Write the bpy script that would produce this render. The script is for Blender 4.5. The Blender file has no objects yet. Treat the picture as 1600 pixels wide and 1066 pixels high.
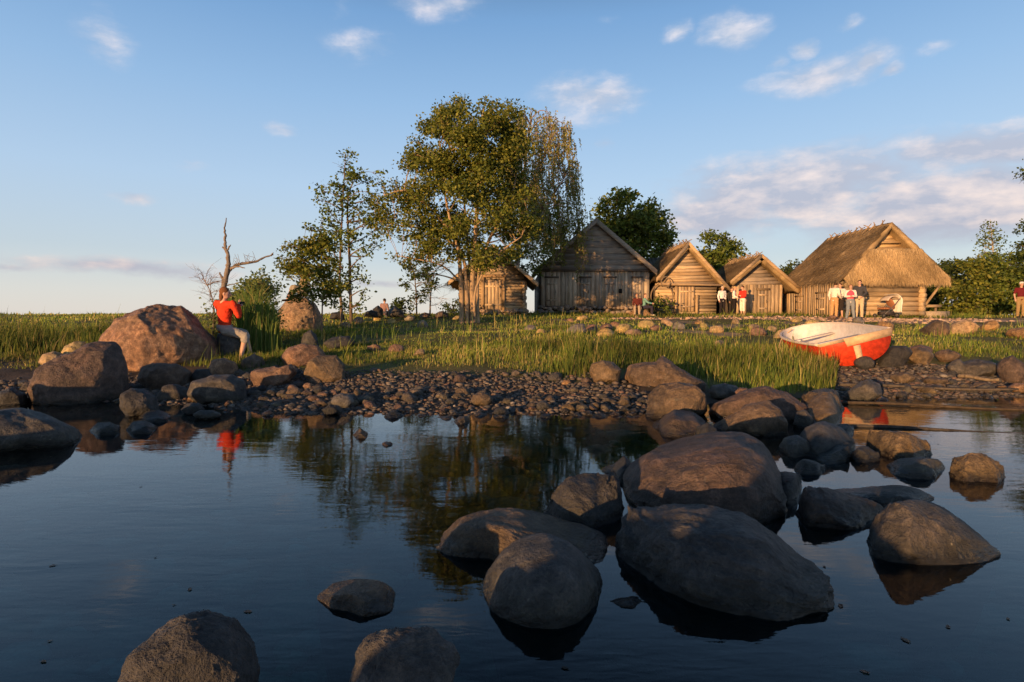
import bpy, bmesh, math, random
import numpy as np
from mathutils import Vector, Matrix, noise
R = math.radians
random.seed(7)
RNG = np.random.default_rng(11)
sc = bpy.context.scene
COL = sc.collection

# ------------------------------------------------------------------ camera
CAM = np.array([0.0, 0.0, 1.2]); FPX = 900.0
PIT = math.atan(36 / 900)
FW = np.array([0, math.cos(PIT), -math.sin(PIT)]); UP = np.array([0, math.sin(PIT), math.cos(PIT)])
cam_d = bpy.data.cameras.new('camera'); cam = bpy.data.objects.new('camera', cam_d); COL.objects.link(cam)
cam.location = CAM; cam.rotation_euler = (R(90) - PIT, 0, 0)
cam_d.sensor_width = 36; cam_d.sensor_fit = 'HORIZONTAL'; cam_d.lens = 36 * FPX / 1600
cam_d.clip_start = .05; cam_d.clip_end = 12000
sc.camera = cam

def ray(px, py):
    return np.array([(px - 800) / FPX, 0, 0]) + FW + UP * ((533 - py) / FPX)
def P(px, py, Y):                       # the point of the place that stands at distance Y behind that bearing
    d = ray(px, py); return CAM + d * (Y / d[1])
def pix(p):                             # arrays of points to photo coordinates (for maps of what grows where)
    q = p - CAM; w = q @ FW
    return 800 + FPX * q[..., 0] / w, 533 - FPX * (q @ UP) / w

# ------------------------------------------------------------------ terrain heights
SX = [-60, -14, -9, -7, -5, -3.6, -3, -1, 0, 1.5, 2.4, 3.2, 5, 9, 15, 60]
SY = [8.0, 8.6, 9.0, 8.8, 8.2, 7.6, 7.25, 7.1, 7.2, 7.2, 7.6, 8.4, 8.7, 8.9, 8.8, 8.8]
ZD = [-30, -8, -5, -3, -1.6, -.6, 0, 1, 2.5, 4, 6, 9, 12, 16, 19, 23, 25, 42, 60, 90, 5000]
ZZ = [-1.4, -.85, -.7, -.5, -.3, -.12, 0, .09, .28, .43, .57, .74, .86, 1.06, 1.25, 1.32, 1.40, 1.38, .9, -1.5, -6]
def H(x, y):
    x = np.asarray(x, float); y = np.asarray(y, float)
    d = y - np.interp(x, SX, SY)
    z = np.interp(d, ZD, ZZ)
    n = .5 * np.sin(x * 1.7 + 1.3 * np.sin(y * .9)) * np.sin(y * 1.9 + .7) + .35 * np.sin(x * 4.1 + y * 2.3) * np.sin(y * 3.7 - x) \
        + .8 * np.sin(x * .43 + 2) * np.sin(y * .51)
    a = np.interp(d, [-6, -1, 0, 1, 6, 20], [.06, .04, .018, .022, .045, .03])
    return z + n * a
def hit(px, py, wet=True):
    d = ray(px, py); t = .5
    while t < 60:
        p = CAM + d * t
        if p[2] <= max(float(H(p[0], p[1])), 0 if wet else -9): return p
        t += .02
    return p

# ------------------------------------------------------------------ mesh builder
class MB:
    def __init__(s): s.v = []; s.f = []; s.c = []; s.n = 0; s.hasc = False
    def add(s, V, F, c=None):
        V = np.asarray(V, float).reshape(-1, 3)
        if not isinstance(F, np.ndarray):
            by = {}
            for q in F: by.setdefault(len(q), []).append(q)
            for q in by.values(): s.f.append(np.array(q, int) + s.n)
        else: s.f.append(F + s.n)
        if c is None: cc = np.ones((len(V), 3)) * .5
        else:
            s.hasc = True; cc = np.broadcast_to(np.asarray(c, float), (len(V), 3))
        s.v.append(V); s.c.append(cc); s.n += len(V)
    def build(s, name, mat, parent=None, smooth=False, loc=None):
        V = np.concatenate(s.v)
        if parent is not None:
            o_ = np.array(root_loc(parent))
        else: o_ = np.zeros(3) if loc is None else np.array(loc, float)
        V = V - o_
        me = bpy.data.meshes.new(name)
        loops = np.concatenate([f.ravel() for f in s.f]); tot = np.concatenate([np.full(len(f), f.shape[1]) for f in s.f])
        me.vertices.add(len(V)); me.vertices.foreach_set('co', V.astype(np.float32).ravel())
        me.loops.add(len(loops)); me.loops.foreach_set('vertex_index', loops.astype(np.int32))
        me.polygons.add(len(tot)); me.polygons.foreach_set('loop_start', np.concatenate([[0], np.cumsum(tot)[:-1]]).astype(np.int32))
        me.polygons.foreach_set('loop_total', tot.astype(np.int32))
        me.update(calc_edges=True); me.validate()
        if s.hasc:
            C = np.concatenate(s.c); a = me.color_attributes.new('col', 'FLOAT_COLOR', 'POINT')
            a.data.foreach_set('color', np.c_[C, np.ones(len(C))].astype(np.float32).ravel())
        if smooth: me.polygons.foreach_set('use_smooth', np.ones(len(tot), bool))
        me.materials.append(mat)
        ob = bpy.data.objects.new(name, me); COL.objects.link(ob)
        if parent is not None: ob.parent = parent
        else: ob.location = o_
        return ob
def root_loc(o):
    while o.parent: o = o.parent
    return o.location
def tag(o, label, cat, group=None, kind=None):
    o['label'] = label; o['category'] = cat
    if group: o['group'] = group
    if kind: o['kind'] = kind
    return o
def empty(name, loc, label, cat, group=None):
    o = bpy.data.objects.new(name, None); COL.objects.link(o); o.location = loc; o.empty_display_size = .2
    return tag(o, label, cat, group)

def hexa(mb, a, c=None):                # 8 corners: bottom ring then top ring
    mb.add(a, [(0, 3, 2, 1), (4, 5, 6, 7), (0, 1, 5, 4), (1, 2, 6, 5), (2, 3, 7, 6), (3, 0, 4, 7)], c)
def box(mb, x0, x1, y0, y1, z0, z1, c=None):
    hexa(mb, [(x0, y0, z0), (x1, y0, z0), (x1, y1, z0), (x0, y1, z0), (x0, y0, z1), (x1, y0, z1), (x1, y1, z1), (x0, y1, z1)], c)
def slab(mb, quad, th, c=None):         # a quad pushed back by the vector th
    q = np.array(quad, float); t = np.array(th, float)
    hexa(mb, np.concatenate([q + t, q]), c)
def tube(mb, pts, rad, n=7, c=None, squash=None):
    pts = np.array(pts, float); m = len(pts)
    rad = np.broadcast_to(np.asarray(rad, float), (m,))
    T = np.gradient(pts, axis=0); T /= np.linalg.norm(T, axis=1)[:, None] + 1e-9
    ref = np.array([0, 0, 1.0]) if abs(T[0][2]) < .9 else np.array([1.0, 0, 0])
    V = []; a = np.linspace(0, 2 * np.pi, n, endpoint=False)
    u = np.cross(T[0], ref); u /= np.linalg.norm(u)
    for i in range(m):
        u = u - T[i] * (u @ T[i]); u /= np.linalg.norm(u) + 1e-9
        w = np.cross(T[i], u)
        V.append(pts[i] + rad[i] * (np.cos(a)[:, None] * u + np.sin(a)[:, None] * w))
    V = np.concatenate(V); F = []
    for i in range(m - 1):
        for j in range(n):
            k = (j + 1) % n
            F.append((i * n + j, i * n + k, (i + 1) * n + k, (i + 1) * n + j))
    F = [F_ for F_ in F] + [tuple(range(n))[::-1], tuple((m - 1) * n + j for j in range(n))]
    mb.add(V, F, c)
def curve(pts, k=6):                    # Catmull-Rom through points
    p = np.array(pts, float)
    if len(p) < 3: return p
    q = np.concatenate([[2 * p[0] - p[1]], p, [2 * p[-1] - p[-2]]]); out = []
    for i in range(1, len(q) - 2):
        for t in np.linspace(0, 1, k, endpoint=False):
            a, b, c, d = q[i - 1:i + 3]
            out.append(.5 * (2 * b + (c - a) * t + (2 * a - 5 * b + 4 * c - d) * t * t + (3 * b - a - 3 * c + d) * t ** 3))
    out.append(p[-1]); return np.array(out)
_ico = {}
def ico(s):
    if s not in _ico:
        b = bmesh.new(); bmesh.ops.create_icosphere(b, subdivisions=s, radius=1)
        b.verts.ensure_lookup_table()
        _ico[s] = (np.array([v.co[:] for v in b.verts]), np.array([[v.index for v in f.verts] for f in b.faces])); b.free()
    return _ico[s]

# ------------------------------------------------------------------ materials
class NT:
    def __init__(s, nt): s.nt = nt; nt.nodes.clear()
    def __call__(s, typ, out=0, props=None, **inp):
        n = s.nt.nodes.new(typ)
        for k, v in (props or {}).items(): setattr(n, k, v)
        for k, v in inp.items():
            k = int(k[1:]) if k[0] == 'i' and k[1:].isdigit() else k.replace('_', ' ')
            sk = n.inputs[k]
            if isinstance(v, tuple) and len(v) == 2 and hasattr(v[0], 'outputs'): s.nt.links.new(v[0].outputs[v[1]], sk)
            elif hasattr(v, 'outputs'): s.nt.links.new(v.outputs[0], sk)
            else: sk.default_value = v
        return n
    def math(s, op, a, b=0.0, c=0.0, clamp=False):
        return s('ShaderNodeMath', props={'operation': op, 'use_clamp': clamp}, i0=a, i1=b, i2=c)
    def mix(s, f, a, b, mode='MIX'):
        n = s('ShaderNodeMix', props={'data_type': 'RGBA', 'blend_type': mode}, i0=f, i6=a, i7=b)
        return (n, 2)
    def noise(s, vec, scale, detail=5, rough=.55, dist=0, out=0):
        n = s('ShaderNodeTexNoise', Vector=vec, Scale=scale, Detail=detail, Roughness=rough, Distortion=dist)
        return (n, out)
    def ramp(s, f, *stops):
        n = s('ShaderNodeValToRGB', Fac=f); e = n.color_ramp.elements
        while len(e) < len(stops): e.new(.5)
        for i, (p, c) in enumerate(stops):
            e[i].position = p; e[i].color = (*c, 1) if len(c) == 3 else c
        return (n, 0)
    def mapping(s, vec, scale=(1, 1, 1), loc=(0, 0, 0)):
        return (s('ShaderNodeMapping', Vector=vec, Scale=scale, Location=loc), 0)
def C4(c): return (*c, 1)
def material(name):
    m = bpy.data.materials.new(name); m.use_nodes = True; return m, NT(m.node_tree)
def finish(t, color, rough=.8, bump=None, bstr=.3, bdist=.02, spec=.3, **kw):
    b = t('ShaderNodeBsdfPrincipled', Base_Color=color, Roughness=rough, **kw)
    b.inputs['Specular IOR Level'].default_value = spec
    if bump is not None:
        bn = t('ShaderNodeBump', Height=bump, Strength=bstr, Distance=bdist); t.nt.links.new(bn.outputs[0], b.inputs['Normal'])
    t('ShaderNodeOutputMaterial', Surface=b); return b

def rock_mat(name, c0, c1, c2, speck=.5, wet=True, bscale=9.0):
    m, t = material(name)
    pos = (t('ShaderNodeNewGeometry'), 0); rnd = (t('ShaderNodeObjectInfo'), 5)
    n1 = t.noise(pos, 2.6, 6, .6, .4); n2 = t.noise(pos, 11, 6, .65); n3 = t.noise(pos, 70, 3, .7)
    col = t.ramp(n1, (.32, c0), (.52, c1), (.72, c2))
    col = t.mix(.55, col, t.ramp(n2, (.34, tuple(.45 * x for x in c0)), (.5, c1), (.68, tuple(1.5 * x for x in c2))))
    sp = t.ramp(n3, (.36, (.45, .45, .47)), (.5, (1, 1, 1)), (.66, (1.5, 1.42, 1.35)))
    col = t.mix(speck, col, t.mix(1.0, col, sp, 'MULTIPLY'))
    lich = t.ramp(t.noise(pos, 7.5, 8, .7, .8), (.60, (0, 0, 0)), (.68, (1, 1, 1)))
    col = t.mix(t.math('MULTIPLY', lich, .4), col, C4((.16, .15, .125)))
    crk = t('ShaderNodeTexVoronoi', props={'feature': 'DISTANCE_TO_EDGE'}, Vector=t.mix(.25, pos, t.noise(pos, 3, 4, .6, out=1)), Scale=1.7)
    ck = t.ramp((crk, 0), (.0, (.35, .35, .35)), (.012, (1, 1, 1)))
    col = t.mix(t.math('MULTIPLY', rnd, .45), col, t.mix(1.0, col, ck, 'MULTIPLY'))
    drop = t.ramp(t.noise(pos, 46, 2, .4), (.72, (0, 0, 0)), (.76, (1, 1, 1))); dm = t.ramp(t.noise(pos, 4.5, 3, .5), (.56, (0, 0, 0)), (.66, (1, 1, 1)))
    col = t.mix(t.math('MULTIPLY', t.math('MULTIPLY', drop, dm), .7), col, C4((.34, .32, .28)))
    big_ = t.ramp(t.noise(pos, 1.1, 4, .6, 1.0), (.38, (.62, .64, .66)), (.5, (1, 1, 1)), (.64, (1.3, 1.18, 1.05))); col = t.mix(.85, col, t.mix(1.0, col, big_, 'MULTIPLY'))
    v = t.math('MULTIPLY_ADD', rnd, .5, .75)
    hsv = t('ShaderNodeHueSaturation', Color=col, Hue=t.math('MULTIPLY_ADD', rnd, .035, .485), Value=v, Saturation=t.math('MULTIPLY_ADD', rnd, .3, .85)); col = (hsv, 0)
    rough = .78
    if wet:
        z = (t('ShaderNodeSeparateXYZ', Vector=pos), 2)
        zz = t.math('ADD', z, t.math('MULTIPLY', n2, .07))
        alg = t('ShaderNodeMapRange', Value=zz, i1=.06, i2=.19, i3=.75, i4=0.0); col = t.mix(alg, col, t.mix(1.0, col, C4((.62, .64, .42)), 'MULTIPLY'))
        w = t('ShaderNodeMapRange', Value=zz, i1=.06, i2=.10, i3=1.0, i4=0.0)
        col = t.mix(w, col, t.mix(1.0, col, C4((.3, .29, .27)), 'MULTIPLY'))
        rough = t.math('MULTIPLY_ADD', w, -.42, .68)
    h = t.math('ADD', t.math('MULTIPLY', n2, .6), t.math('ADD', t.math('MULTIPLY', n3, .16), t.math('MULTIPLY', ck, .07)))
    h = t.math('ADD', h, t.math('MULTIPLY', t.noise(pos, 28, 6, .7), .3))
    finish(t, col, rough, h, 1.0, .07, .5); return m
M = {}
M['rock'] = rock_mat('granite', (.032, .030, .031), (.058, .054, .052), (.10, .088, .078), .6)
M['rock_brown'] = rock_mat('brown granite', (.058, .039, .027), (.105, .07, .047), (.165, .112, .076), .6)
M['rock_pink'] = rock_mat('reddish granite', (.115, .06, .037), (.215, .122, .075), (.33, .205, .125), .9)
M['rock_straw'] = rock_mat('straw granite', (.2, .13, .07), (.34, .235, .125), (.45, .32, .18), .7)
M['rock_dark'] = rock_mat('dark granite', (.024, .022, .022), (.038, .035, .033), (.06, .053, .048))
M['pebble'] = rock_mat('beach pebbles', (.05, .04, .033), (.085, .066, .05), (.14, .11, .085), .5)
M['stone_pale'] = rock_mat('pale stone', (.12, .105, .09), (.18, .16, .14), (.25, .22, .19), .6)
# pebbles of the shingle take a colour per pebble
def attr_mat(name, rough=.8, spec=.25, trans=0.0, bumpscale=0, nz=0, hue=None):
    m, t = material(name)
    a = (t('ShaderNodeAttribute', props={'attribute_name': 'col'}), 0); col = a
    pos = (t('ShaderNodeNewGeometry'), 0)
    if nz: col = t.mix(nz, a, t.mix(1.0, a, t.ramp(t.noise(pos, bumpscale or 20, 5, .6), (.3, (.5, .5, .5)), (.7, (1.5, 1.5, 1.5))), 'MULTIPLY'))
    b = t('ShaderNodeBsdfPrincipled', Base_Color=col, Roughness=rough); b.inputs['Specular IOR Level'].default_value = spec
    if bumpscale:
        bn = t('ShaderNodeBump', Height=t.noise(pos, bumpscale, 5, .6), Strength=.5, Distance=.02); t.nt.links.new(bn.outputs[0], b.inputs['Normal'])
    if trans:
        tr = t('ShaderNodeBsdfTranslucent', Color=t.mix(1.0, col, C4((1.25, 1.2, .55)), 'MULTIPLY'))
        b = t('ShaderNodeMixShader', Fac=trans, i1=b, i2=tr)
    t('ShaderNodeOutputMaterial', Surface=b); return m
M['leaf'] = attr_mat('leaves', .6, .25, .3)
M['grass'] = attr_mat('grass blades', .7, .2, .3)
M['shingle'] = attr_mat('shingle', .75, .3, 0, 30, .7)
M['paint'] = attr_mat('matte', .7, .3)

def wood_mat(name, sc_, tint=(1, 1, 1), grain=.8):
    m, t = material(name)
    a = (t('ShaderNodeAttribute', props={'attribute_name': 'col'}), 0)
    pos = (t('ShaderNodeNewGeometry'), 0)
    mp = t.mapping(pos, sc_)
    g = t.noise(mp, 3.0, 7, .68, .5); st = t.noise(pos, 1.3, 5, .6); kn = t.noise(t.mapping(pos, tuple(.35 * s_ for s_ in sc_)), 4.0, 3, .5)
    col = t.mix(1.0, a, C4(tint), 'MULTIPLY')
    col = t.mix(grain, col, t.mix(1.0, col, t.ramp(g, (.3, (.42, .40, .38)), (.5, (.95, .95, .95)), (.7, (1.4, 1.36, 1.3))), 'MULTIPLY'))
    col = t.mix(.6, col, t.mix(1.0, col, t.ramp(st, (.3, (.62, .62, .64)), (.65, (1.25, 1.2, 1.12))), 'MULTIPLY'))
    col = t.mix(.5, col, t.mix(1.0, col, t.ramp(kn, (.3, (.55, .53, .52)), (.45, (1, 1, 1))), 'MULTIPLY'))
    finish(t, col, .85, g, .6, .02, .2); return m
M['wood_v'] = wood_mat('upright boards', (7, 7, .5))
M['wood_h'] = wood_mat('level boards', (.5, 7, 9))
M['wood_y'] = wood_mat('logs going back', (8, .5, 9))
M['bark'] = wood_mat('bark', (6, 6, 1.6), grain=.9)
M['thatch'] = attr_mat('thatch', .9, .1, 0, 45, .8)
def plain(name, c, rough=.7, spec=.3, nscale=60, namt=.35, bstr=.2):
    m, t = material(name); pos = (t('ShaderNodeTexCoord'), 3); n = t.noise(pos, nscale, 5, .6)
    col = t.mix(namt, C4(c), t.mix(1.0, C4(c), t.ramp(n, (.3, (.5, .5, .5)), (.7, (1.45, 1.45, 1.45))), 'MULTIPLY'))
    finish(t, col, rough, n, bstr, .01, spec); return m
# ------------------------------------------------------------------ ground sheet
def axis(a, b, st, far):
    c = np.arange(a, b + 1e-6, st); g = st * 1.35 ** np.arange(1, 60)
    up = b + np.cumsum(g); dn = a - np.cumsum(g)
    return np.concatenate([dn[dn > -far][::-1], c, up[up < far]])
gx = axis(-16, 26, .14, 6000); gy = axis(-3, 36, .14, 6000)
XX, YY = np.meshgrid(gx, gy, indexing='ij'); ZZm = H(XX, YY)
nx, ny = XX.shape; I = np.arange(nx * ny).reshape(nx, ny)
FF = np.stack([I[:-1, :-1], I[1:, :-1], I[1:, 1:], I[:-1, 1:]], -1).reshape(-1, 4)
def sstep(a, b, x): t_ = np.clip((x - a) / (b - a), 0, 1); return t_ * t_ * (3 - 2 * t_)
def wob(x, y): return np.sin(x * 1.1 + np.sin(y * 1.7)) * .5 + np.sin(y * 2.1 + x * .6) * .35 + np.sin(x * 3.3 - y * 2.9) * .25
def path_amt(x, y):                     # bare trodden earth before the huts
    yc = np.interp(x, [3, 6, 9, 12, 16, 19, 23], [25.6, 27.2, 27.6, 27.2, 25.6, 25.2, 25.4]); w = np.interp(x, [3, 6, 9, 13, 17, 20, 23], [0, .9, 1.9, 2.4, 2.6, 1.8, .3])
    return np.clip(1 - np.abs(y - yc + .4 * wob(x, y)) / (w + 1e-6), 0, 1) * (x > 3)
DD = YY - np.interp(XX, SX, SY)
pa = path_amt(XX, YY)
bed = np.array([.06, .075, .04]); grav = np.array([.075, .058, .045]); soil = np.array([.13, .12, .04]); pth = np.array([.46, .31, .21])
gline = np.interp(800 + 900 * XX / np.maximum(YY, .5), [0, 380, 500, 760, 850, 930, 1000, 1060, 1300, 1310, 1400, 1600], [3.5, 2.4, 2.4, 2.6, 2.4, 1.9, 2, 1.0, .2, 2.2, 2.6, 2.4])
w1 = sstep(-.5, .1, DD)[..., None]; w2 = sstep(-.5, .5, DD - gline + .3 * wob(XX * 2, YY * 2))[..., None]; w3 = sstep(.1, .5, pa)[..., None]
w4 = (sstep(.2, .7, np.sin(XX * 1.3 + 1.5 * np.sin(YY * .7)) * np.sin(YY * 1.1 + .4) + .4 * wob(XX, YY)) * sstep(15, 18, YY) * sstep(.5, 3, XX) * (YY < 27))[..., None]; soil = soil * (1 - w4) + np.array([.30, .22, .13]) * w4
gc = bed * (1 - w1) + grav * w1; gc = gc * (1 - w2) + soil * w2; gc = gc * (1 - w3) + pth * w3
mb = MB(); mb.add(np.stack([XX, YY, ZZm], -1).reshape(-1, 3), FF, gc.reshape(-1, 3))
m, t = material('earth'); a = (t('ShaderNodeAttribute', props={'attribute_name': 'col'}), 0); pos = (t('ShaderNodeNewGeometry'), 0)
n1 = t.noise(pos, 2.2, 8, .65); n2 = t.noise(pos, 26, 5, .7)
col = t.mix(.8, a, t.mix(1.0, a, t.ramp(n1, (.3, (.5, .5, .48)), (.7, (1.5, 1.45, 1.4))), 'MULTIPLY'))
col = t.mix(.7, col, t.mix(1.0, col, t.ramp(n2, (.3, (.5, .5, .5)), (.7, (1.5, 1.5, 1.5))), 'MULTIPLY'))
finish(t, col, .95, t.math('ADD', n1, t.math('MULTIPLY', n2, .4)), .7, .05, .15)
g = mb.build('ground', m, smooth=True); tag(g, 'meadow and pebbly shore rising from the shallow water to the huts', 'ground', kind='structure')

# ------------------------------------------------------------------ water
m, t = material('lake water'); pos = (t('ShaderNodeNewGeometry'), 0)
w1_ = t.noise(t.mapping(pos, (.55, 1.5, 1)), 2.1, 3, .5, .6); w2_ = t.noise(t.mapping(pos, (.8, 2.6, 1)), 8.5, 2, .5, .3)
msk = t.ramp(t.noise(t.mapping(pos, (.5, .9, 1), (3, 1, 0)), .7, 3, .5), (.36, (.22,) * 3), (.62, (1,) * 3))
hgt = t.math('MULTIPLY', t.math('ADD', w1_, t.math('MULTIPLY', w2_, .28)), msk)
bn = t('ShaderNodeBump', Height=hgt, Strength=.35, Distance=.009)
fr = t('ShaderNodeFresnel', IOR=1.333, Normal=bn)
gl = t('ShaderNodeBsdfGlossy', Color=C4((1, 1, 1)), Roughness=.015, Normal=bn)
tr = t('ShaderNodeBsdfTransparent', Color=C4((.34, .70, .72)))
df = t('ShaderNodeBsdfDiffuse', Color=C4((.001, .022, .03)))
body = t('ShaderNodeMixShader', Fac=.08, i1=tr, i2=df)
t('ShaderNodeOutputMaterial', Surface=t('ShaderNodeMixShader', Fac=fr, i1=body, i2=gl))
mb = MB(); mb.add([(-6000, -6000, 0), (6000, -6000, 0), (6000, 6000, 0), (-6000, 6000, 0)], [(0, 1, 2, 3)])
tag(mb.build('water', m), 'calm dark blue shallow water mirroring sky, trees and rocks', 'water', kind='structure')

# ------------------------------------------------------------------ sky with clouds, sun
SUN_AZ = R(180 + 34.3); SUN_EL = R(4.8)
wd = bpy.data.worlds.new('World'); sc.world = wd; wd.use_nodes = True
t = NT(wd.node_tree)
sky = t('ShaderNodeTexSky', props={'sky_type': 'NISHITA', 'sun_disc': False, 'sun_elevation': SUN_EL, 'sun_rotation': SUN_AZ, 'altitude': 0, 'air_density': 1.0, 'dust_density': .6, 'ozone_density': 1.6})
dirv = (t('ShaderNodeTexCoord'), 0); sp = t('ShaderNodeSeparateXYZ', Vector=dirv)
az = t.math('ARCTAN2', (sp, 0), (sp, 1)); el = t.math('ARCSINE', (sp, 2))
uv = (t('ShaderNodeCombineXYZ', X=az, Y=el, Z=0.0), 0)
wn = t.noise(t.mapping(uv, (1, 1.6, 1)), 6, 5, .6, out=1)
warp = (t('ShaderNodeVectorMath', props={'operation': 'MULTIPLY_ADD'}, i0=wn, i1=(.07, .05, 0), i2=uv), 0)
CL = [(925, 152, 95, 36, .95), (1148, 44, 58, 28, .85), (1062, 48, 30, 13, .7), (1250, 70, 34, 17, .85), (1205, 92, 28, 14, .7), (1275, 115, 130, 30, .85),
      (1352, 100, 42, 14, .9), (1402, 108, 28, 11, .7), (165, 60, 55, 48, .5), (560, 66, 58, 28, .42), (690, 4, 105, 26, .62), (530, 8, 28, 18, .45),
      (1250, 298, 290, 70, 1.2), (1130, 335, 160, 52, 1.1), (1530, 232, 220, 42, 1.15), (1440, 325, 270, 78, 1.25), (1560, 300, 200, 80, 1.2), (1360, 265, 100, 22, 1.0),
      (200, 416, 210, 20, .8), (20, 416, 70, 8, .6), (210, 304, 55, 11, .6), (430, 195, 32, 14, .45), (585, 441, 75, 8, .65), (945, 222, 28, 14, .5), (1330, 35, 28, 12, .5), (1470, 75, 36, 12, .4), (950, 25, 30, 10, .4), (300, 250, 40, 14, .3)]
tot = None
for (x, y, rx, ry, am) in CL:
    d = ray(x, y); ca = math.atan2(d[0], d[1]); ce = math.asin(d[2] / np.linalg.norm(d)); co = math.cos(ca)
    rxa = rx / 900 * co * co; rya = ry / 900 * co
    q = t('ShaderNodeVectorMath', props={'operation': 'MULTIPLY_ADD'}, i0=warp, i1=(1 / rxa, 1 / rya, 0), i2=(-(ca + .035) / rxa, -(ce + .025) / rya, 0))
    l = (t('ShaderNodeVectorMath', props={'operation': 'LENGTH'}, i0=q), 1)
    mm = t.math('MULTIPLY', t.math('SUBTRACT', 1.15, l, clamp=True), am)
    tot = mm if tot is None else t.math('MAXIMUM', tot, mm)
cn = t.math('ADD', t.math('MULTIPLY', t.noise(t.mapping(uv, (1, 1.75, 1)), 10, 8, .6), .62), t.math('MULTIPLY', t.noise(t.mapping(warp, (1, 4.2, 1)), 8, 7, .6), .38))
cnu = t.math('ADD', t.math('MULTIPLY', t.noise(t.mapping(uv, (1, 1.75, 1), (.012, .05, 0)), 10, 5, .55), .62), t.math('MULTIPLY', t.noise(t.mapping(warp, (1, 4.2, 1), (.01, .06, 0)), 8, 5, .55), .38))
dens = t('ShaderNodeMapRange', props={'interpolation_type': 'SMOOTHSTEP'}, Value=t.math('ADD', tot, t.math('MULTIPLY', t.math('SUBTRACT', cn, .47), 2.1)), i1=.08, i2=1.05)
dens = t.math('MULTIPLY', dens, t('ShaderNodeMapRange', Value=tot, i1=0, i2=.25))
dens = t.math('MULTIPLY', dens, .86)
lit = t('ShaderNodeMapRange', Value=t.math('SUBTRACT', cn, cnu), i1=-.05, i2=.17)
litc = t.mix(t('ShaderNodeMapRange', Value=el, i1=.05, i2=.42), C4((.76, .60, .53)), C4((.82, .75, .75)))
shdc = t.mix(t('ShaderNodeMapRange', Value=el, i1=.05, i2=.42), C4((.38, .37, .44)), C4((.44, .50, .61)))
ccol = t.mix(lit, shdc, litc)
hz = t('ShaderNodeMapRange', props={'interpolation_type': 'SMOOTHSTEP'}, Value=el, i1=-.02, i2=.30, i3=1.0, i4=0.0)
SKYS = .12
air = t.ramp(t('ShaderNodeMapRange', Value=el, i1=-.02, i2=1.2), (.0, (.72, .63, .56)), (.05, (.64, .62, .61)), (.10, (.50, .56, .63)), (.19, (.42, .545, .715)), (.30, (.285, .445, .675)), (.40, (.175, .33, .58)), (.52, (.035, .08, .18)), (1, (.018, .042, .10)))
air = t.mix(1.0, air, C4((.84 / SKYS, .88 / SKYS, .90 / SKYS)), 'MULTIPLY')
skyc = t.mix(.8, (sky, 0), air)
bg1 = t('ShaderNodeBackground', Color=skyc, Strength=SKYS)
bg2 = t('ShaderNodeBackground', Color=ccol, Strength=.84)
t('ShaderNodeOutputWorld', Surface=t('ShaderNodeMixShader', Fac=dens, i1=bg1, i2=bg2))
sl = bpy.data.lights.new('sun', 'SUN'); so = bpy.data.objects.new('sun', sl); COL.objects.link(so)
sl.energy = 5.0; sl.angle = R(.5); sl.color = (1.0, .57, .25)
sd = Vector((math.sin(SUN_AZ) * math.cos(SUN_EL), math.cos(SUN_AZ) * math.cos(SUN_EL), math.sin(SUN_EL)))
so.rotation_euler = sd.to_track_quat('Z', 'Y').to_euler(); so.location = sd * 50
sc.view_settings.view_transform = 'Standard'; sc.view_settings.look = 'None'; sc.view_settings.gamma = 1; sc.view_settings.exposure = .55
sc.cycles.max_bounces = 5; sc.cycles.diffuse_bounces = 2; sc.cycles.glossy_bounces = 3; sc.cycles.transmission_bounces = 3; sc.cycles.transparent_max_bounces = 6
sc.cycles.use_denoising = True; sc.cycles.use_adaptive_sampling = True; sc.cycles.adaptive_threshold = .02; sc.cycles.sample_clamp_indirect = 4
# ------------------------------------------------------------------ boulders
def polar(pts, cx, cy, n=720, soft=7):
    th = np.linspace(0, 2 * np.pi, n, endpoint=False); dx, dy = np.cos(th), np.sin(th); Rr = np.zeros(n)
    p = np.array(pts, float) - [cx, cy]; q = np.roll(p, -1, 0)
    for a, b in zip(p, q):
        e = b - a; den = dx * e[1] - dy * e[0]
        with np.errstate(divide='ignore', invalid='ignore'):
            r = (a[0] * e[1] - a[1] * e[0]) / den; s = (a[0] * dy - a[1] * dx) / den
        ok = (np.abs(den) > 1e-9) & (s >= -1e-6) & (s <= 1 + 1e-6) & (r > 0); Rr[ok] = np.maximum(Rr[ok], r[ok])
    k = np.arange(-20, 21); w = np.exp(-.5 * (k / soft) ** 2); w /= w.sum()
    return sum(w[i] * np.roll(Rr, -k[i]) for i in range(len(k)))
def fbm(V, f, o, seed):
    off = Vector((seed * 3.71, seed * 1.37, -seed * 2.11))
    return np.array([noise.fractal(Vector(v) * f + off, .75, 2.1, o) for v in V])
def wp(px, py, z): d = ray(px, py); return CAM + d * ((z - CAM[2]) / d[2])
ROCKS = []
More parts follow.
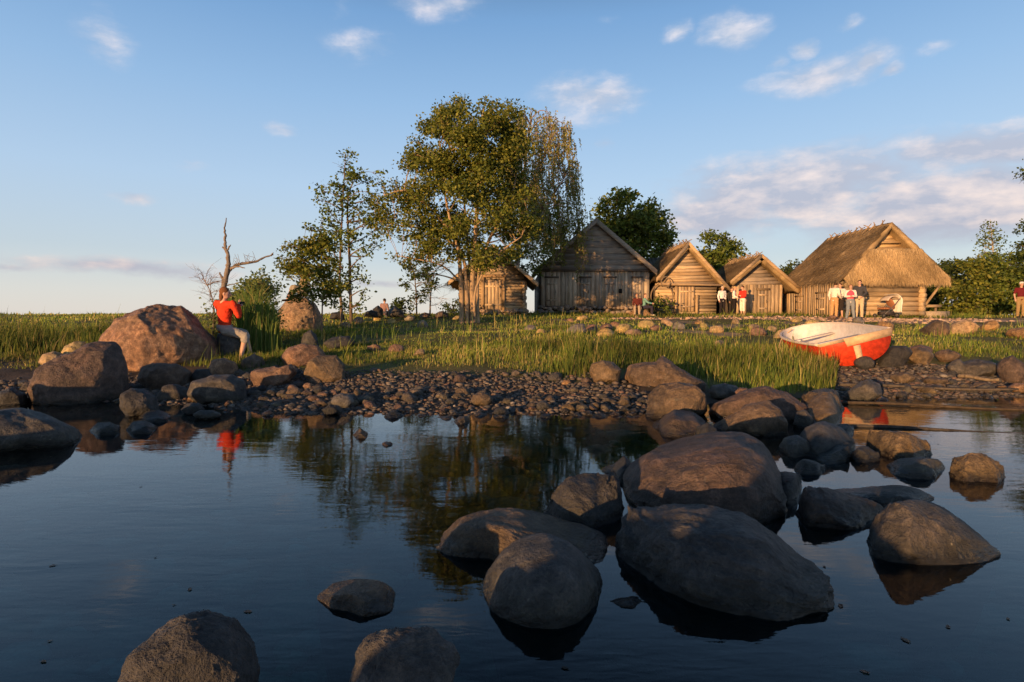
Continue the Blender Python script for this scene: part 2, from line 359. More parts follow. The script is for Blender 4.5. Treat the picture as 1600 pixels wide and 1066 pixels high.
def rock(label, pts, D=None, B=.85, mat='rock', seed=0, sub=5, rough=.07, ext=1.27, cuts=14, cutd=(.72, .96), name='boulder', cat='boulder', group=None, wet=True, smooth=4):
    p = np.array(pts, float); x0, y0 = p.min(0); x1, y1 = p.max(0); cx, cy = (x0 + x1) / 2, y0 + .52 * (y1 - y0)
    S, F = ico(sub); S = S.copy(); rg = random.Random(seed * 77 + 5); S0 = S.copy(); sit = D is None and y1 > 660 and ext > 1.05
    for k in range(cuts):
        nn = Vector((rg.gauss(0, .8), rg.gauss(0, .8), -abs(rg.gauss(.7, .4)) if k % 3 else rg.gauss(0, 1))).normalized(); dd = rg.uniform(*cutd)
        if sit: nn = Vector((nn[0], -nn[2] if k % 2 else nn[2], abs(nn[1]) + .25)).normalized()
        elif nn[1] > .8: nn[1] *= .4; nn.normalize()
        nn = np.array(nn); s_ = S @ nn; ov = np.maximum(0, s_ - dd); S -= np.outer(ov * .9, nn)
    f1 = fbm(S0, 1.5, 3, seed + 1); f2 = fbm(S0, 4.5, 5, seed + 2); f3 = 1 - 2 * np.abs(fbm(S0 * [1, 1, 2.2], 2.6, 3, seed + 9)) if sub > 4 else 0
    f4 = fbm(S0, 13, 4, seed + 4) if sub > 5 else 0
    S *= (1 + rough * (1.0 * f1 + .42 * f2 - .22 * f3 + .2 * f4))[:, None]
    w = ray(cx, cy); w /= np.linalg.norm(w)
    if sit:      # stands in the water or on the shore: its foot runs along the lower edge seen in the photo
        W = hit(cx, y1, wet); z0 = max(0.0, W[2]); n = 120
        il, ir = p[:, 0].argmin(), p[:, 0].argmax(); q = np.roll(p, -il, 0); k = (ir - il) % len(p); up_, dn_ = q[:k + 1], np.concatenate([q[k:], q[:1]])
        if up_[:, 1].mean() > dn_[:, 1].mean(): up_, dn_ = dn_[::-1], up_[::-1]
        up_ = up_[up_[:, 0].argsort()]; dn_ = dn_[dn_[:, 0].argsort()]
        fr = np.array([wp(x, y, z0)[:2] for x, y in dn_]); L_, R_ = fr[0], fr[-1]; ch = R_ - L_; wd_ = np.linalg.norm(ch); nr = np.array([-ch[1], ch[0]]) / wd_
        if nr[1] < 0: nr = -nr
        aa = np.linspace(np.pi, 0, 9)[::-1][1:-1]; mid_ = (L_ + R_) / 2
        bk = [mid_ + ch / 2 * math.cos(t_) + nr * math.sin(t_) * wd_ * .5 * B * 1.05 for t_ in aa]
        foot = np.concatenate([fr, bk]); c0 = (foot.min(0) + foot.max(0)) / 2; Rf = polar(foot, c0[0], c0[1], soft=9)
        a_, b_, c_ = S[:, 0], S[:, 1], S[:, 2]; tt = np.hypot(a_, b_); ph = np.arctan2(b_, a_) % (2 * np.pi); Rr = np.interp(ph, np.linspace(0, 2 * np.pi, 721), np.append(Rf, Rf[0]))
        tr_ = np.where(c_ >= 0, tt ** .72, tt ** .5 * (1 - .10 * np.abs(c_))); hh = (y1 - y0) / FPX * np.linalg.norm(W - CAM) * .9
        X_, Y_ = c0[0] + a_ / (tt + 1e-9) * tr_ * Rr, c0[1] + b_ / (tt + 1e-9) * tr_ * Rr
        zz = np.where(c_ >= 0, np.sign(c_) * np.abs(c_) ** .85, c_ * .5 / max(hh, .05))
        kx = np.linspace(x0, x1, 33); kk = np.ones(33); tgt = np.interp(kx, up_[:, 0], up_[:, 1]); tgt[0] += 2; tgt[-1] += 2
        bs = pix(np.array([[wp(x, y1, z0)[0], c0[1], z0] for x in kx]))[1]
        for it in range(9):
            V = np.stack([X_, Y_, z0 + zz * hh], 1); px_, _ = pix(V); V[:, 2] = z0 + np.where(zz > 0, zz * hh * np.interp(px_, kx, kk), zz * hh); px_, py_ = pix(V)
            bi = np.clip(((px_ - x0) / (x1 - x0) * 32 + .5).astype(int), 0, 32); cur = np.full(33, 9e9); np.minimum.at(cur, bi, py_); ok = cur < 9e8
            r_ = np.where(ok, np.clip((bs - tgt + 6) / np.maximum(bs - cur + 6, 2), .6, 1.7), 1); kk = np.clip(kk * r_ ** .8, .25, 3.2); kk = np.convolve(np.pad(kk, 2, mode='edge'), [.08, .22, .4, .22, .08], 'valid')
        t0 = np.linalg.norm(np.array([c0[0], c0[1], z0]) - CAM)
    else:
        e = p.copy(); lo = e[:, 1] > cy; e[lo, 1] = cy + (e[lo, 1] - cy) * ext
        e[lo, 0] = cx + (e[lo, 0] - cx) * (1 - .12 * np.clip((e[lo, 1] - cy) / (y1 - cy) / ext, 0, 1))
        Rr = polar(e, cx, cy, soft=smooth); hw = (x1 - x0) / 2; nrm = FPX * np.linalg.norm(ray(cx, cy))
        if D is None:
            W = hit(cx, y1, wet); r0 = np.interp(np.pi / 2, np.linspace(0, 2 * np.pi, 720, endpoint=False), Rr); q = min(.999, (y1 - cy) / r0)
            t0 = ((W - CAM) @ w) / (1 - B * hw / nrm * math.sqrt(1 - q * q))
        else: t0 = D / w[1]
        Bm = B * hw / nrm * t0
        a, b, c = S[:, 0], S[:, 2], S[:, 1]
        rho = np.hypot(a, c); th = np.arctan2(-c, a) % (2 * np.pi)
        Rt = np.interp(th, np.linspace(0, 2 * np.pi, 721), np.append(Rr, Rr[0])); rr = rho ** .78
        qx = cx + rr * Rt * np.cos(th); qy = cy + rr * Rt * np.sin(th)
        d = np.stack([(qx - 800) / FPX, np.zeros(len(qx)), np.zeros(len(qx))], 1) + FW + UP * ((533 - qy) / FPX)[:, None]
        V = CAM + d * (t0 / (d @ w))[:, None] + np.outer(np.sign(b) * np.abs(b) ** .85 * Bm, w)
    base = CAM + w * t0; base[2] = max(0.0, V[:, 2].min())
    mb = MB(); mb.add(V, F); o = mb.build(name, M[mat], smooth=True, loc=base); tag(o, label, cat, group)
    ROCKS.append((x0, x1, y0, y1)); return o
# --- left shore
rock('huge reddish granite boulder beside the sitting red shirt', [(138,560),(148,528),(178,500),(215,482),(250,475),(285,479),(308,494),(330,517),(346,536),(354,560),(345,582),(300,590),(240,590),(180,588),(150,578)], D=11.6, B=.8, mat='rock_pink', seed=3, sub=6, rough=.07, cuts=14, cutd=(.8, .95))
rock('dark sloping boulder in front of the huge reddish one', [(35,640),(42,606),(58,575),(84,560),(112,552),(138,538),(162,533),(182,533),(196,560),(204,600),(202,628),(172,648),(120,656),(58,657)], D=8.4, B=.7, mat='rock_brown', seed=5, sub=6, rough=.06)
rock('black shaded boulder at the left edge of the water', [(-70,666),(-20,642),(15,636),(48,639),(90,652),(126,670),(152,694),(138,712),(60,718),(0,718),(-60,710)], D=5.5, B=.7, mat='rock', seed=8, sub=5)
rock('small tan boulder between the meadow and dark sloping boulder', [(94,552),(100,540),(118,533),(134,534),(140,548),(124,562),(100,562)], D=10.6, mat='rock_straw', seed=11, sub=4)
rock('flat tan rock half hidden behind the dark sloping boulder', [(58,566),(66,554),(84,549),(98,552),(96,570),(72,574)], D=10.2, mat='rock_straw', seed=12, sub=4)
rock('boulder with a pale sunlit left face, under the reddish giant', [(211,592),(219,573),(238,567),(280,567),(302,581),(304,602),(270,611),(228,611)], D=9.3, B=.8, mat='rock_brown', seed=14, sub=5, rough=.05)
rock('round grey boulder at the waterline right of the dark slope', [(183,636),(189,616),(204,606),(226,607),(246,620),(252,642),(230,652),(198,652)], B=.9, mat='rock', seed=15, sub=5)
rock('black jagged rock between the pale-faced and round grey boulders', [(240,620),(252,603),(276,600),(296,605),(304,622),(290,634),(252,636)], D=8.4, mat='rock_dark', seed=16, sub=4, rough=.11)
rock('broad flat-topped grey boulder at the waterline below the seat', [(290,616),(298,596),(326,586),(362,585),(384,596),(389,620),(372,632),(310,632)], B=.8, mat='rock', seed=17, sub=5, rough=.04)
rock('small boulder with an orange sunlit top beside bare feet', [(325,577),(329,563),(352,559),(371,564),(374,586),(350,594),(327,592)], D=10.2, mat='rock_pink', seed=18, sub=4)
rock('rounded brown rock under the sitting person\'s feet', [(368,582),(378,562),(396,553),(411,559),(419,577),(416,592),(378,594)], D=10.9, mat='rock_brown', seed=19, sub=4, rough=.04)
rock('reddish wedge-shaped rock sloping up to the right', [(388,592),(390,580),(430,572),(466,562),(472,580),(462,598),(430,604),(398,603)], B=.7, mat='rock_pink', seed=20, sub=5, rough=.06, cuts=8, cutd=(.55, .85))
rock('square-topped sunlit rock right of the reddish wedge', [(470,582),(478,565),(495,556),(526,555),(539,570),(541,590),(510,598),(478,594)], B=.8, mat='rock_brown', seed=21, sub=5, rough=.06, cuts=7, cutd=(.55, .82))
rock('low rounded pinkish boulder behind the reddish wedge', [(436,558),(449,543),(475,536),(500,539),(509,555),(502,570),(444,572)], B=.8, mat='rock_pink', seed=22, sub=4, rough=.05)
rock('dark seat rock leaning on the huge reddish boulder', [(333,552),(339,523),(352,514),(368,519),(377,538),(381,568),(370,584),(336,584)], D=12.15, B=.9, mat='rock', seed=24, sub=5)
rock('flat wet rock lying in the left shallows', [(216,652),(228,643),(252,642),(268,650),(262,660),(226,661)], mat='rock_dark', seed=25, sub=4)
rock('bluish flat wet rock in the shallows under the broad boulder', [(300,648),(312,641),(334,641),(347,648),(336,656),(308,656)], mat='rock', seed=26, sub=4)
rock('small dark rock wedged under the broad boulder', [(282,640),(292,630),(312,630),(322,640),(310,648),(288,648)], mat='rock_dark', seed=27, sub=4)
rock('dark rock behind the pale-faced boulder', [(296,590),(306,577),(326,576),(334,590),(326,602),(300,602)], D=9.6, mat='rock_dark', seed=28, sub=4)
rock('pale speckled egg-shaped stone at the waterline', [(516,628),(521,618),(534,614),(548,618),(554,628),(546,639),(526,639)], mat='stone_pale', seed=30, sub=4, rough=.03, cuts=2, name='stone', cat='stone')
rock('dark stone under the pale egg-shaped stone', [(502,640),(512,632),(526,633),(532,642),(520,650),(506,648)], mat='rock_dark', seed=31, sub=4, name='stone', cat='stone')
rock('small brown stone poking out of the water alone', [(553,681),(557,673),(566,671),(575,677),(574,684),(560,686)], mat='rock_brown', seed=32, sub=4, name='stone', cat='stone')
rock('tiny stone just breaking the water, right of the lone brown one', [(596,694),(602,690),(611,691),(614,695),(604,698)], mat='rock_brown', seed=33, sub=4, name='stone', cat='stone')
rock('wet orange-brown stone on the shingle tip', [(710,660),(716,652),(728,650),(735,657),(728,663),(714,664)], mat='rock_brown', seed=34, sub=4, name='stone', cat='stone')
rock('largest tan stone in the middle of the shingle', [(733,628),(738,616),(752,612),(766,616),(771,627),(760,635),(740,635)], mat='rock_brown', seed=35, sub=4, name='stone', cat='stone')
rock('straw-coloured boulder in the meadow with a sitter on top', [(428,512),(430,482),(440,467),(458,462),(480,466),(498,474),(507,495),(506,520),(470,528),(445,526)], D=19, B=.9, mat='rock_straw', seed=36, sub=5, rough=.06)
rock('grey rock in shade right of the straw-coloured boulder', [(466,540),(474,522),(486,515),(494,523),(500,540),(484,547)], mat='rock', seed=37, sub=4)
rock('flat shaded slab in the grass right of the grey rock', [(504,536),(520,526),(545,525),(556,533),(550,545),(515,546)], mat='rock', seed=38, sub=4)
rock('dark mound of rock left of the distant sitter', [(574,494),(582,483),(591,477),(598,483),(602,494)], D=25, mat='rock_dark', seed=39, sub=4)
rock('dark mound of rock right of the distant sitter', [(603,494),(608,483),(617,478),(628,485),(636,495)], D=24.5, mat='rock_dark', seed=40, sub=4)
rock('smooth dark rock beyond the twin alder', [(566,494),(572,486),(580,484),(590,488),(592,495)], D=24, mat='rock_dark', seed=41, sub=4)
rock('dark slab of rock far behind the straw-coloured boulder', [(512,498),(518,489),(530,487),(540,492),(542,499)], D=24, mat='rock_dark', seed=42, sub=4)
# --- pile in the middle and on the right
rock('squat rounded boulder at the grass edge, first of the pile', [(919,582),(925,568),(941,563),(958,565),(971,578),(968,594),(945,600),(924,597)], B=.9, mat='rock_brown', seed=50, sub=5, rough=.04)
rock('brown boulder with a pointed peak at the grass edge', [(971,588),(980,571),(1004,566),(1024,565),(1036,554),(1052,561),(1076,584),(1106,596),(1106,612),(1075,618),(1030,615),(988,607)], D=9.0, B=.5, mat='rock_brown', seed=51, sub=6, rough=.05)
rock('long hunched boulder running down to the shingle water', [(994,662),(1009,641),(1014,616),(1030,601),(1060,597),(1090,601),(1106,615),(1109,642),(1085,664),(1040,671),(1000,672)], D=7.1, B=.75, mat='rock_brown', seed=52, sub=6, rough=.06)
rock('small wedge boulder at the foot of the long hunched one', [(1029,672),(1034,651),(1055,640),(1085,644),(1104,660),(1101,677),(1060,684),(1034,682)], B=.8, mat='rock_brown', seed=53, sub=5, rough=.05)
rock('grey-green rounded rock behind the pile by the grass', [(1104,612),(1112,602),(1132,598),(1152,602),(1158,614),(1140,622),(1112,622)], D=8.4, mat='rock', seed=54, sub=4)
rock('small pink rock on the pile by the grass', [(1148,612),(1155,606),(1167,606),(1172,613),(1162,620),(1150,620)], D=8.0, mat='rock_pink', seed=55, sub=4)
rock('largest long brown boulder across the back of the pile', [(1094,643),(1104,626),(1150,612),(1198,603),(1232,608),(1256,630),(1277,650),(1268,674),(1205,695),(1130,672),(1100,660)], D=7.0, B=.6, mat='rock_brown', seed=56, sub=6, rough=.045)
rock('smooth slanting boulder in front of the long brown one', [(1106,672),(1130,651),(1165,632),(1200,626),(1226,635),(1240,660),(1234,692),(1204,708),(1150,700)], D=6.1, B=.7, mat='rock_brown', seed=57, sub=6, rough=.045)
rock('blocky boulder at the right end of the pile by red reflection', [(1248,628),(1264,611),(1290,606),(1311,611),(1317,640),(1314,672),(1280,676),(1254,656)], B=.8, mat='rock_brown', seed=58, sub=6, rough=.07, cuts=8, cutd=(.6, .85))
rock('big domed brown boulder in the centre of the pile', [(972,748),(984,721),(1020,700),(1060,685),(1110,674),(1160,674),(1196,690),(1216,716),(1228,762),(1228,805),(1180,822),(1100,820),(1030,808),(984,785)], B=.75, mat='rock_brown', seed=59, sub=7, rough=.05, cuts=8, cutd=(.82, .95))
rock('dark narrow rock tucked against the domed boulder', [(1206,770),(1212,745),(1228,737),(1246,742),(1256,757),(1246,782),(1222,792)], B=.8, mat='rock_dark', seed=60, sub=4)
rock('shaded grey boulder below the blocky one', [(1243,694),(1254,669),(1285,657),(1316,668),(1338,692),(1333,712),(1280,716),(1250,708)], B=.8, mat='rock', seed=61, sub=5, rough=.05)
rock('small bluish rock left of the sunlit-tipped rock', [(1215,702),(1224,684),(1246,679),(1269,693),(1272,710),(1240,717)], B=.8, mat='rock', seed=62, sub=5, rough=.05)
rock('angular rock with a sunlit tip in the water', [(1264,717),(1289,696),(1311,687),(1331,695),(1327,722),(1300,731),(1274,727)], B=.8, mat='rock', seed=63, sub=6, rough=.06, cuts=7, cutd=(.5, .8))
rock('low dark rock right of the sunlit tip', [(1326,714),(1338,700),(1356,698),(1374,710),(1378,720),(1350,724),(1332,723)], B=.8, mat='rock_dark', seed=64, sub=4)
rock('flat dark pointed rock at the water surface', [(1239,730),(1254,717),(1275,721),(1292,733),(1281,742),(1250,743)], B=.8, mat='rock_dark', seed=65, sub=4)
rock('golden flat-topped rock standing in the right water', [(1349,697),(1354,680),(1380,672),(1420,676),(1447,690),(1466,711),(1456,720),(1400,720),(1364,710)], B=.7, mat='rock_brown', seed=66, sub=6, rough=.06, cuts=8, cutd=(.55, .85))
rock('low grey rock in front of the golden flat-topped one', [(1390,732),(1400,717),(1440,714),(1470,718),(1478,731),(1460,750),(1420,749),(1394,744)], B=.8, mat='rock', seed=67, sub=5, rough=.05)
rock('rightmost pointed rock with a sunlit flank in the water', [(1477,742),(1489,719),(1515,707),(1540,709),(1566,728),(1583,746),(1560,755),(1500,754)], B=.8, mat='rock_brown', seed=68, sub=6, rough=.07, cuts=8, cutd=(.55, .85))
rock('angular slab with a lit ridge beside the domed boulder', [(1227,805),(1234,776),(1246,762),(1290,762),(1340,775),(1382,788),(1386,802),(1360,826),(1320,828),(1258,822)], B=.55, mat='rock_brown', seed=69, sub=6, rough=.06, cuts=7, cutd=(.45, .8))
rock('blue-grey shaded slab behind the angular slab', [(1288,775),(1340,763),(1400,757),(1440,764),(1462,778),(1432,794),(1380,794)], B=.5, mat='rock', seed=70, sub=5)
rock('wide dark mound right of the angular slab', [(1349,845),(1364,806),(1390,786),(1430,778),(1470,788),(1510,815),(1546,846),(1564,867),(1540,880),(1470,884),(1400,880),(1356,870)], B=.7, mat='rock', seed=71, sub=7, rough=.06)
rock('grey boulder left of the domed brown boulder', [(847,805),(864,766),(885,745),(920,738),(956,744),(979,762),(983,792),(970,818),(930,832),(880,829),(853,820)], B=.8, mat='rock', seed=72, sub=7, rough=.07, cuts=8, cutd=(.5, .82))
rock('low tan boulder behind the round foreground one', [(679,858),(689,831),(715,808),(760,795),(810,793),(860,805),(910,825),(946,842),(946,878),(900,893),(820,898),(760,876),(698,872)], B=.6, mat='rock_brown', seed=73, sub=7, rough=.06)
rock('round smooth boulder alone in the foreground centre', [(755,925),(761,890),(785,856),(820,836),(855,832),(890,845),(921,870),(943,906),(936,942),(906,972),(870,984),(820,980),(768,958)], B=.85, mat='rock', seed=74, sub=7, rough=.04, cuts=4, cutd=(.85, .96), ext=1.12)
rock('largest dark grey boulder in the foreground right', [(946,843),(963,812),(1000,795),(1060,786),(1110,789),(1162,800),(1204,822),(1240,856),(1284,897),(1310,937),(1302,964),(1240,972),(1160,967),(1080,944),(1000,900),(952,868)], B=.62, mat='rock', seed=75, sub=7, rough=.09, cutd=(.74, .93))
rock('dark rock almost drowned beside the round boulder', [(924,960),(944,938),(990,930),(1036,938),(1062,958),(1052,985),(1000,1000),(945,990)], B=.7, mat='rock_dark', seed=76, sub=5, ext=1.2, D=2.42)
rock('flat brown rock barely above water at the centre left', [(493,934),(519,911),(560,904),(600,909),(618,931),(613,957),(570,965),(519,953)], B=.7, mat='rock_brown', seed=77, sub=5, rough=.05)
rock('big shaded boulder at the bottom left edge', [(160,1095),(198,1032),(240,985),(280,960),(322,952),(372,965),(403,1000),(416,1055),(404,1130),(180,1130)], D=1.72, B=.6, mat='rock', seed=78, sub=7, rough=.06)
rock('grey craggy boulder at the bottom centre edge', [(522,1085),(548,1020),(580,988),(622,979),(672,984),(706,1004),(722,1032),(706,1080),(692,1130),(530,1130)], D=1.72, B=.6, mat='rock', seed=79, sub=7, rough=.08, cutd=(.7, .92))
rock('dark rock tip at the bottom right edge', [(1080,1075),(1100,1052),(1140,1044),(1185,1054),(1200,1085),(1180,1120),(1095,1120)], D=2.02, B=.7, mat='rock_dark', seed=80, sub=5)
rock('drowned rock under water at the bottom left', [(20,890),(80,850),(160,850),(220,890),(210,930),(120,950),(40,930)], D=3.45, B=.7, mat='rock', seed=81, sub=4, ext=1.0)
rock('small dark rock wedged behind the grey boulder and the domed brown one', [(955,742),(962,722),(978,716),(990,728),(990,748),(970,756)], mat='rock_dark', seed=130, sub=4)
rock('dark wet rock filling the gap under the slanting boulder', [(1082,684),(1090,668),(1108,662),(1122,672),(1124,690),(1100,696)], mat='rock_dark', seed=131, sub=4)
rock('grey rock squeezed between the blocky and the long brown boulder', [(1238,662),(1244,644),(1258,640),(1270,650),(1272,668),(1252,676)], mat='rock', seed=132, sub=4, D=6.3)
rock('low dark rock at the waterline right of the blocky boulder', [(1300,676),(1308,664),(1324,662),(1336,672),(1330,684),(1308,684)], mat='rock_dark', seed=133, sub=4)
rock('dark flat rock in the water right of the black edge boulder', [(140,674),(150,662),(172,660),(190,668),(184,680),(154,682)], mat='rock_dark', seed=134, sub=4)
rock('low black rock in the water below the dark sloping boulder', [(196,672),(206,660),(228,658),(246,667),(238,678),(208,679)], mat='rock_dark', seed=135, sub=4)
rock('black rock filling the gap left of the dark sloping boulder', [(-14,636),(0,612),(22,604),(42,614),(48,634),(20,644)], mat='rock_dark', seed=136, sub=4, D=8.0)
# --- right shore
rock('two-toned boulder between two landing poles', [(1319,614),(1334,599),(1358,592),(1376,600),(1380,616),(1360,628),(1328,628)], B=.8, mat='rock', seed=90, sub=5, rough=.05)
for i, (x, y, w_, h_, mt, lb) in enumerate([(1438,571,48,28,'rock_brown','brown boulder just right of the beached boat'),(1482,566,46,20,'rock_brown','flat brown boulder behind the dark shore boulder'),(1528,590,70,28,'rock','dark rounded boulder on the right shore'),
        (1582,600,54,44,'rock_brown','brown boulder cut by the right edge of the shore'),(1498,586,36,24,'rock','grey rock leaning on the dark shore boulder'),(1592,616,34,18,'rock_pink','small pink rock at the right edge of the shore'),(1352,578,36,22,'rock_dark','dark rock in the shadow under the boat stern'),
        (1438,558,40,20,'rock_pink','reddish rock in the grass behind the boat'),(1410,598,46,16,'rock_brown','flat tan stone above the upper landing pole'),(1462,602,40,13,'rock_brown','low tan stone among shingle right of the flat tan stone')]):
    a_ = np.linspace(0, 2 * np.pi, 13)[:-1]; rg = random.Random(i + 300)
    rock(lb, [(x + w_ / 2 * math.cos(q) * rg.uniform(.88, 1.08), y - h_ / 2 + h_ / 2 * math.sin(q) * rg.uniform(.88, 1.08)) for q in a_], B=.8, mat=mt, seed=100 + i, sub=4, rough=.06)
rock('dark grey-green rock beside the red boat, boat shade put into its colour', [(1360,580),(1376,552),(1394,540),(1416,541),(1427,551),(1412,570),(1388,580)], D=11.3, mat='rock_dark', seed=119, sub=4, cuts=3)  # dark material stands in for the boat's shadow, which misses this rock
rock('broad sandstone-coloured ledge at the right edge of the meadow', [(1568,522),(1576,514),(1600,511),(1640,512),(1650,524),(1610,530),(1580,529)], mat='rock_pink', seed=120, sub=4)

# ------------------------------------------------------------------ loose stones: one mesh per kind, copied
def unit_stone(seed, flat=.62, sub=3):
    S, F = ico(sub); S = S.copy(); rg = random.Random(seed)
    for k in range(9):
        nn = np.array(Vector((rg.gauss(0, 1), rg.gauss(0, 1), rg.gauss(0, 1))).normalized()); S -= np.outer(np.maximum(0, S @ nn - rg.uniform(.7, .92)) * .9, nn)
    S *= (1 + .12 * fbm(S, 1.6, 3, seed))[:, None]
    S *= [1, rg.uniform(.65, .95), flat * rg.uniform(.8, 1.2)]; return S, F
STN = [unit_stone(200 + i) for i in range(9)]
def stone_obj(i, name, mat):
    mb = MB(); mb.add(*STN[i % 9]); return mb.build(name, M[mat], smooth=True)
def scatter(spots, name, mats, label, cat, group):
    """spots: (x, y, radius); a stone of its own on each spot"""
    protos = {}
    for j, (x, y, r) in enumerate(spots):
        key = (RNG.integers(9), mats[RNG.integers(len(mats))])
        if key not in protos: o = stone_obj(key[0], name, key[1]); protos[key] = o
        else: o = protos[key].copy(); COL.objects.link(o)
        s_ = RNG.uniform(.85, 1.2, 3) * r
        o.scale = s_; o.rotation_euler = (RNG.normal(0, .2), RNG.normal(0, .2), RNG.uniform(0, 6.3))
        o.location = (x, y, float(H(x, y)) + r * (.22 if cat == 'cobble' else .28)); tag(o, label, cat, group)
# the shingle: 300 largest stones single, the rest one mass
cand = []
while len(cand) < 14000:
    x = RNG.uniform(-9.5, 9.8); d = RNG.beta(1.3, 1.5) * 3.6 - .75; y = float(np.interp(x, SX, SY)) + d
    px, py = pix(np.array([x, y, float(H(x, y))]))
    if not (-60 < px < 1650): continue
    lim = np.interp(px, [0, 380, 500, 560, 760, 820, 915, 975, 1060, 1110, 1300, 1310, 1390, 1450, 1600], [600, 583, 572, 574, 572, 580, 588, 598, 640, 655, 655, 576, 574, 570, 570])
    if py < lim + RNG.normal(0, 4): continue
    if d < -.25 and RNG.random() < .6: continue
    cand.append((x, y, float(np.clip(RNG.lognormal(-3.7, .52), .010, .125))))
cand.sort(key=lambda q: -q[2] / q[1])
big, small = cand[:290], cand[290:]
scatter(big, 'cobble', ['pebble', 'pebble', 'rock', 'rock_brown', 'rock_brown', 'pebble', 'rock_dark', 'rock_pink'], 'one of the larger cobbles on the shingle beach', 'cobble', 'larger cobbles strewn over the shingle')
mb = MB(); S1 = [unit_stone(400 + i, .5, 1) for i in range(8)]
pal = .95 * np.array([(.085, .072, .062), (.11, .085, .068), (.07, .066, .064), (.15, .12, .095), (.13, .08, .06), (.06, .052, .048), (.2, .175, .15)])
for x, y, r in small:
    S, F = S1[RNG.integers(8)]; a = RNG.uniform(0, 6.3); c, s_ = math.cos(a), math.sin(a); Q = S * RNG.uniform(.8, 1.25, 3) * r
    Q = np.stack([Q[:, 0] * c - Q[:, 1] * s_, Q[:, 0] * s_ + Q[:, 1] * c, Q[:, 2]], 1) + [x, y, float(H(x, y)) + r * .2]
    mb.add(Q, F, pal[RNG.choice(7, p=[.2, .2, .2, .13, .1, .14, .03])] * RNG.uniform(.8, 1.2))
for _ in range(2600):                    # stones on the bed of the shallows
    y = 1.2 + 6.2 * RNG.random() ** .8; x = y * RNG.uniform(-1.0, 1.0)
    if H(x, y) > -.1: continue
    S, F = S1[RNG.integers(8)]; r = float(np.clip(RNG.lognormal(-2.6, .55), .02, .22)); Q = S * RNG.uniform(.8, 1.25, 3) * r + [x, y, float(H(x, y)) + r * .15]; Q[:, 2] = np.minimum(Q[:, 2], -.03)
    mb.add(Q, F, np.array([(.22, .20, .11), (.28, .21, .12), (.12, .13, .08), (.36, .33, .22)])[RNG.integers(4)] * RNG.uniform(.7, 1.3))
for _ in range(3200):                    # stones trodden into the path
    x = RNG.uniform(4, 21.5); y = RNG.uniform(23, 30)
    if path_amt(x, y) < .12 + .3 * RNG.random(): continue
    S, F = S1[RNG.integers(8)]; r = float(np.clip(RNG.lognormal(-3.1, .5), .02, .13)); mb.add(S * RNG.uniform(.8, 1.3, 3) * r + [x, y, float(H(x, y)) + r * .1], F, np.array([(.44, .30, .21), (.5, .36, .26), (.36, .25, .18)])[RNG.integers(3)] * RNG.uniform(.75, 1.2))
tag(mb.build('shingle', M['shingle'], smooth=True), 'dark grey and brown shingle between the water and the grass', 'shingle', kind='stuff')
# stones in the meadow
ms = []
for (x, y, w_) in [(900,522,34),(924,520,30),(946,526,30),(962,514,22),(948,517,26),(975,521,30),(990,524,26),(1010,512,26),(1024,517,20),(1042,509,24),(1060,514,20),(1120,519,26),(1100,512,18),(1180,515,18),(1185,524,26),(1205,519,18),(1225,528,26),(1124,541,20),
        (560,505,22),(640,500,18),(664,497,18),(690,497,24),(714,499,12),(660,512,22),(590,501,18),(612,505,16),(540,512,18),(845,521,16),(828,517,20),(892,504,14),(910,500,18),(1380,520,36),(1460,524,46),(1504,522,40),(1545,516,30),(1340,505,20),(1270,508,20),(1300,500,16),(1245,503,18),(1150,506,16),(620,550,26),(655,555,22),(585,548,22),(1092,506,14),(1010,522,14)]:
    p = hit(x, y); ms.append((p[0], p[1], w_ / 2 / FPX * p[1]))
scatter(ms, 'meadow_stone', ['rock_straw', 'rock_straw', 'rock_pink', 'stone_pale', 'rock_brown', 'rock_straw', 'rock_pink'], 'one of the weathered stones half sunk in the meadow grass', 'stone', 'stones half sunk in the meadow')

lf = MB(); lf.add([(-1, -.4, 0), (0, -.55, .04), (1, 0, .02), (0, .55, .04), (-1, .4, 0)], [(0, 1, 2, 3, 4)]); lf = lf.build('floating_leaf', M['rock_dark'])
for i in range(46):
    o = lf if i == 0 else lf.copy(); y = 1.9 + 5 * RNG.random() ** 1.4; x = y * RNG.uniform(-.9, .88)
    if i: COL.objects.link(o)
    o.location = (x, y, .003); o.rotation_euler = (0, 0, RNG.uniform(0, 6.3)); o.scale = (RNG.uniform(.006, .02),) * 3; tag(o, 'one of the tiny dark bits of leaf drifting on the water', 'leaf', 'bits of leaf drifting on the water')
# ------------------------------------------------------------------ landing poles in the shallows
def pole(label, a, b, r, mat='bark', c=(.09, .075, .06)):
    mb = MB(); n = 14; tt = np.linspace(0, 1, n)[:, None]; pts = np.array(a) * (1 - tt) + np.array(b) * tt
    pts[:, 2] += .012 * np.sin(tt[:, 0] * 7) ; pts[:, 1] += .04 * np.sin(tt[:, 0] * 5 + 1)
    tube(mb, pts, r * (1 - .35 * tt[:, 0]) * (1 + .08 * np.sin(np.arange(n) * 2.3)), 8, c); k = .62; q = pts[int(n * k)]
    pass
    o = mb.build('landing_pole', M[mat], smooth=True, loc=pts[0]); return tag(o, label, 'pole', 'boat landing poles lying in the shallows')
pole('landing pole nearest the boat stern, lying on the stones', wp(1314, 602, .12), wp(1590, 609, .12), .026)
pole('middle landing pole along the edge of the right water', wp(1312, 630, .02), wp(1680, 641, .02), .022, c=(.065, .05, .035))
pole('outermost landing pole floating across the boat\'s reflection', wp(1304, 667, .0), wp(1700, 679, .0), .02, c=(.07, .06, .05))
pole('short log on the stones below the dark shore boulder', wp(1500, 588, .2), wp(1560, 594, .2), .035, c=(.22, .17, .11))
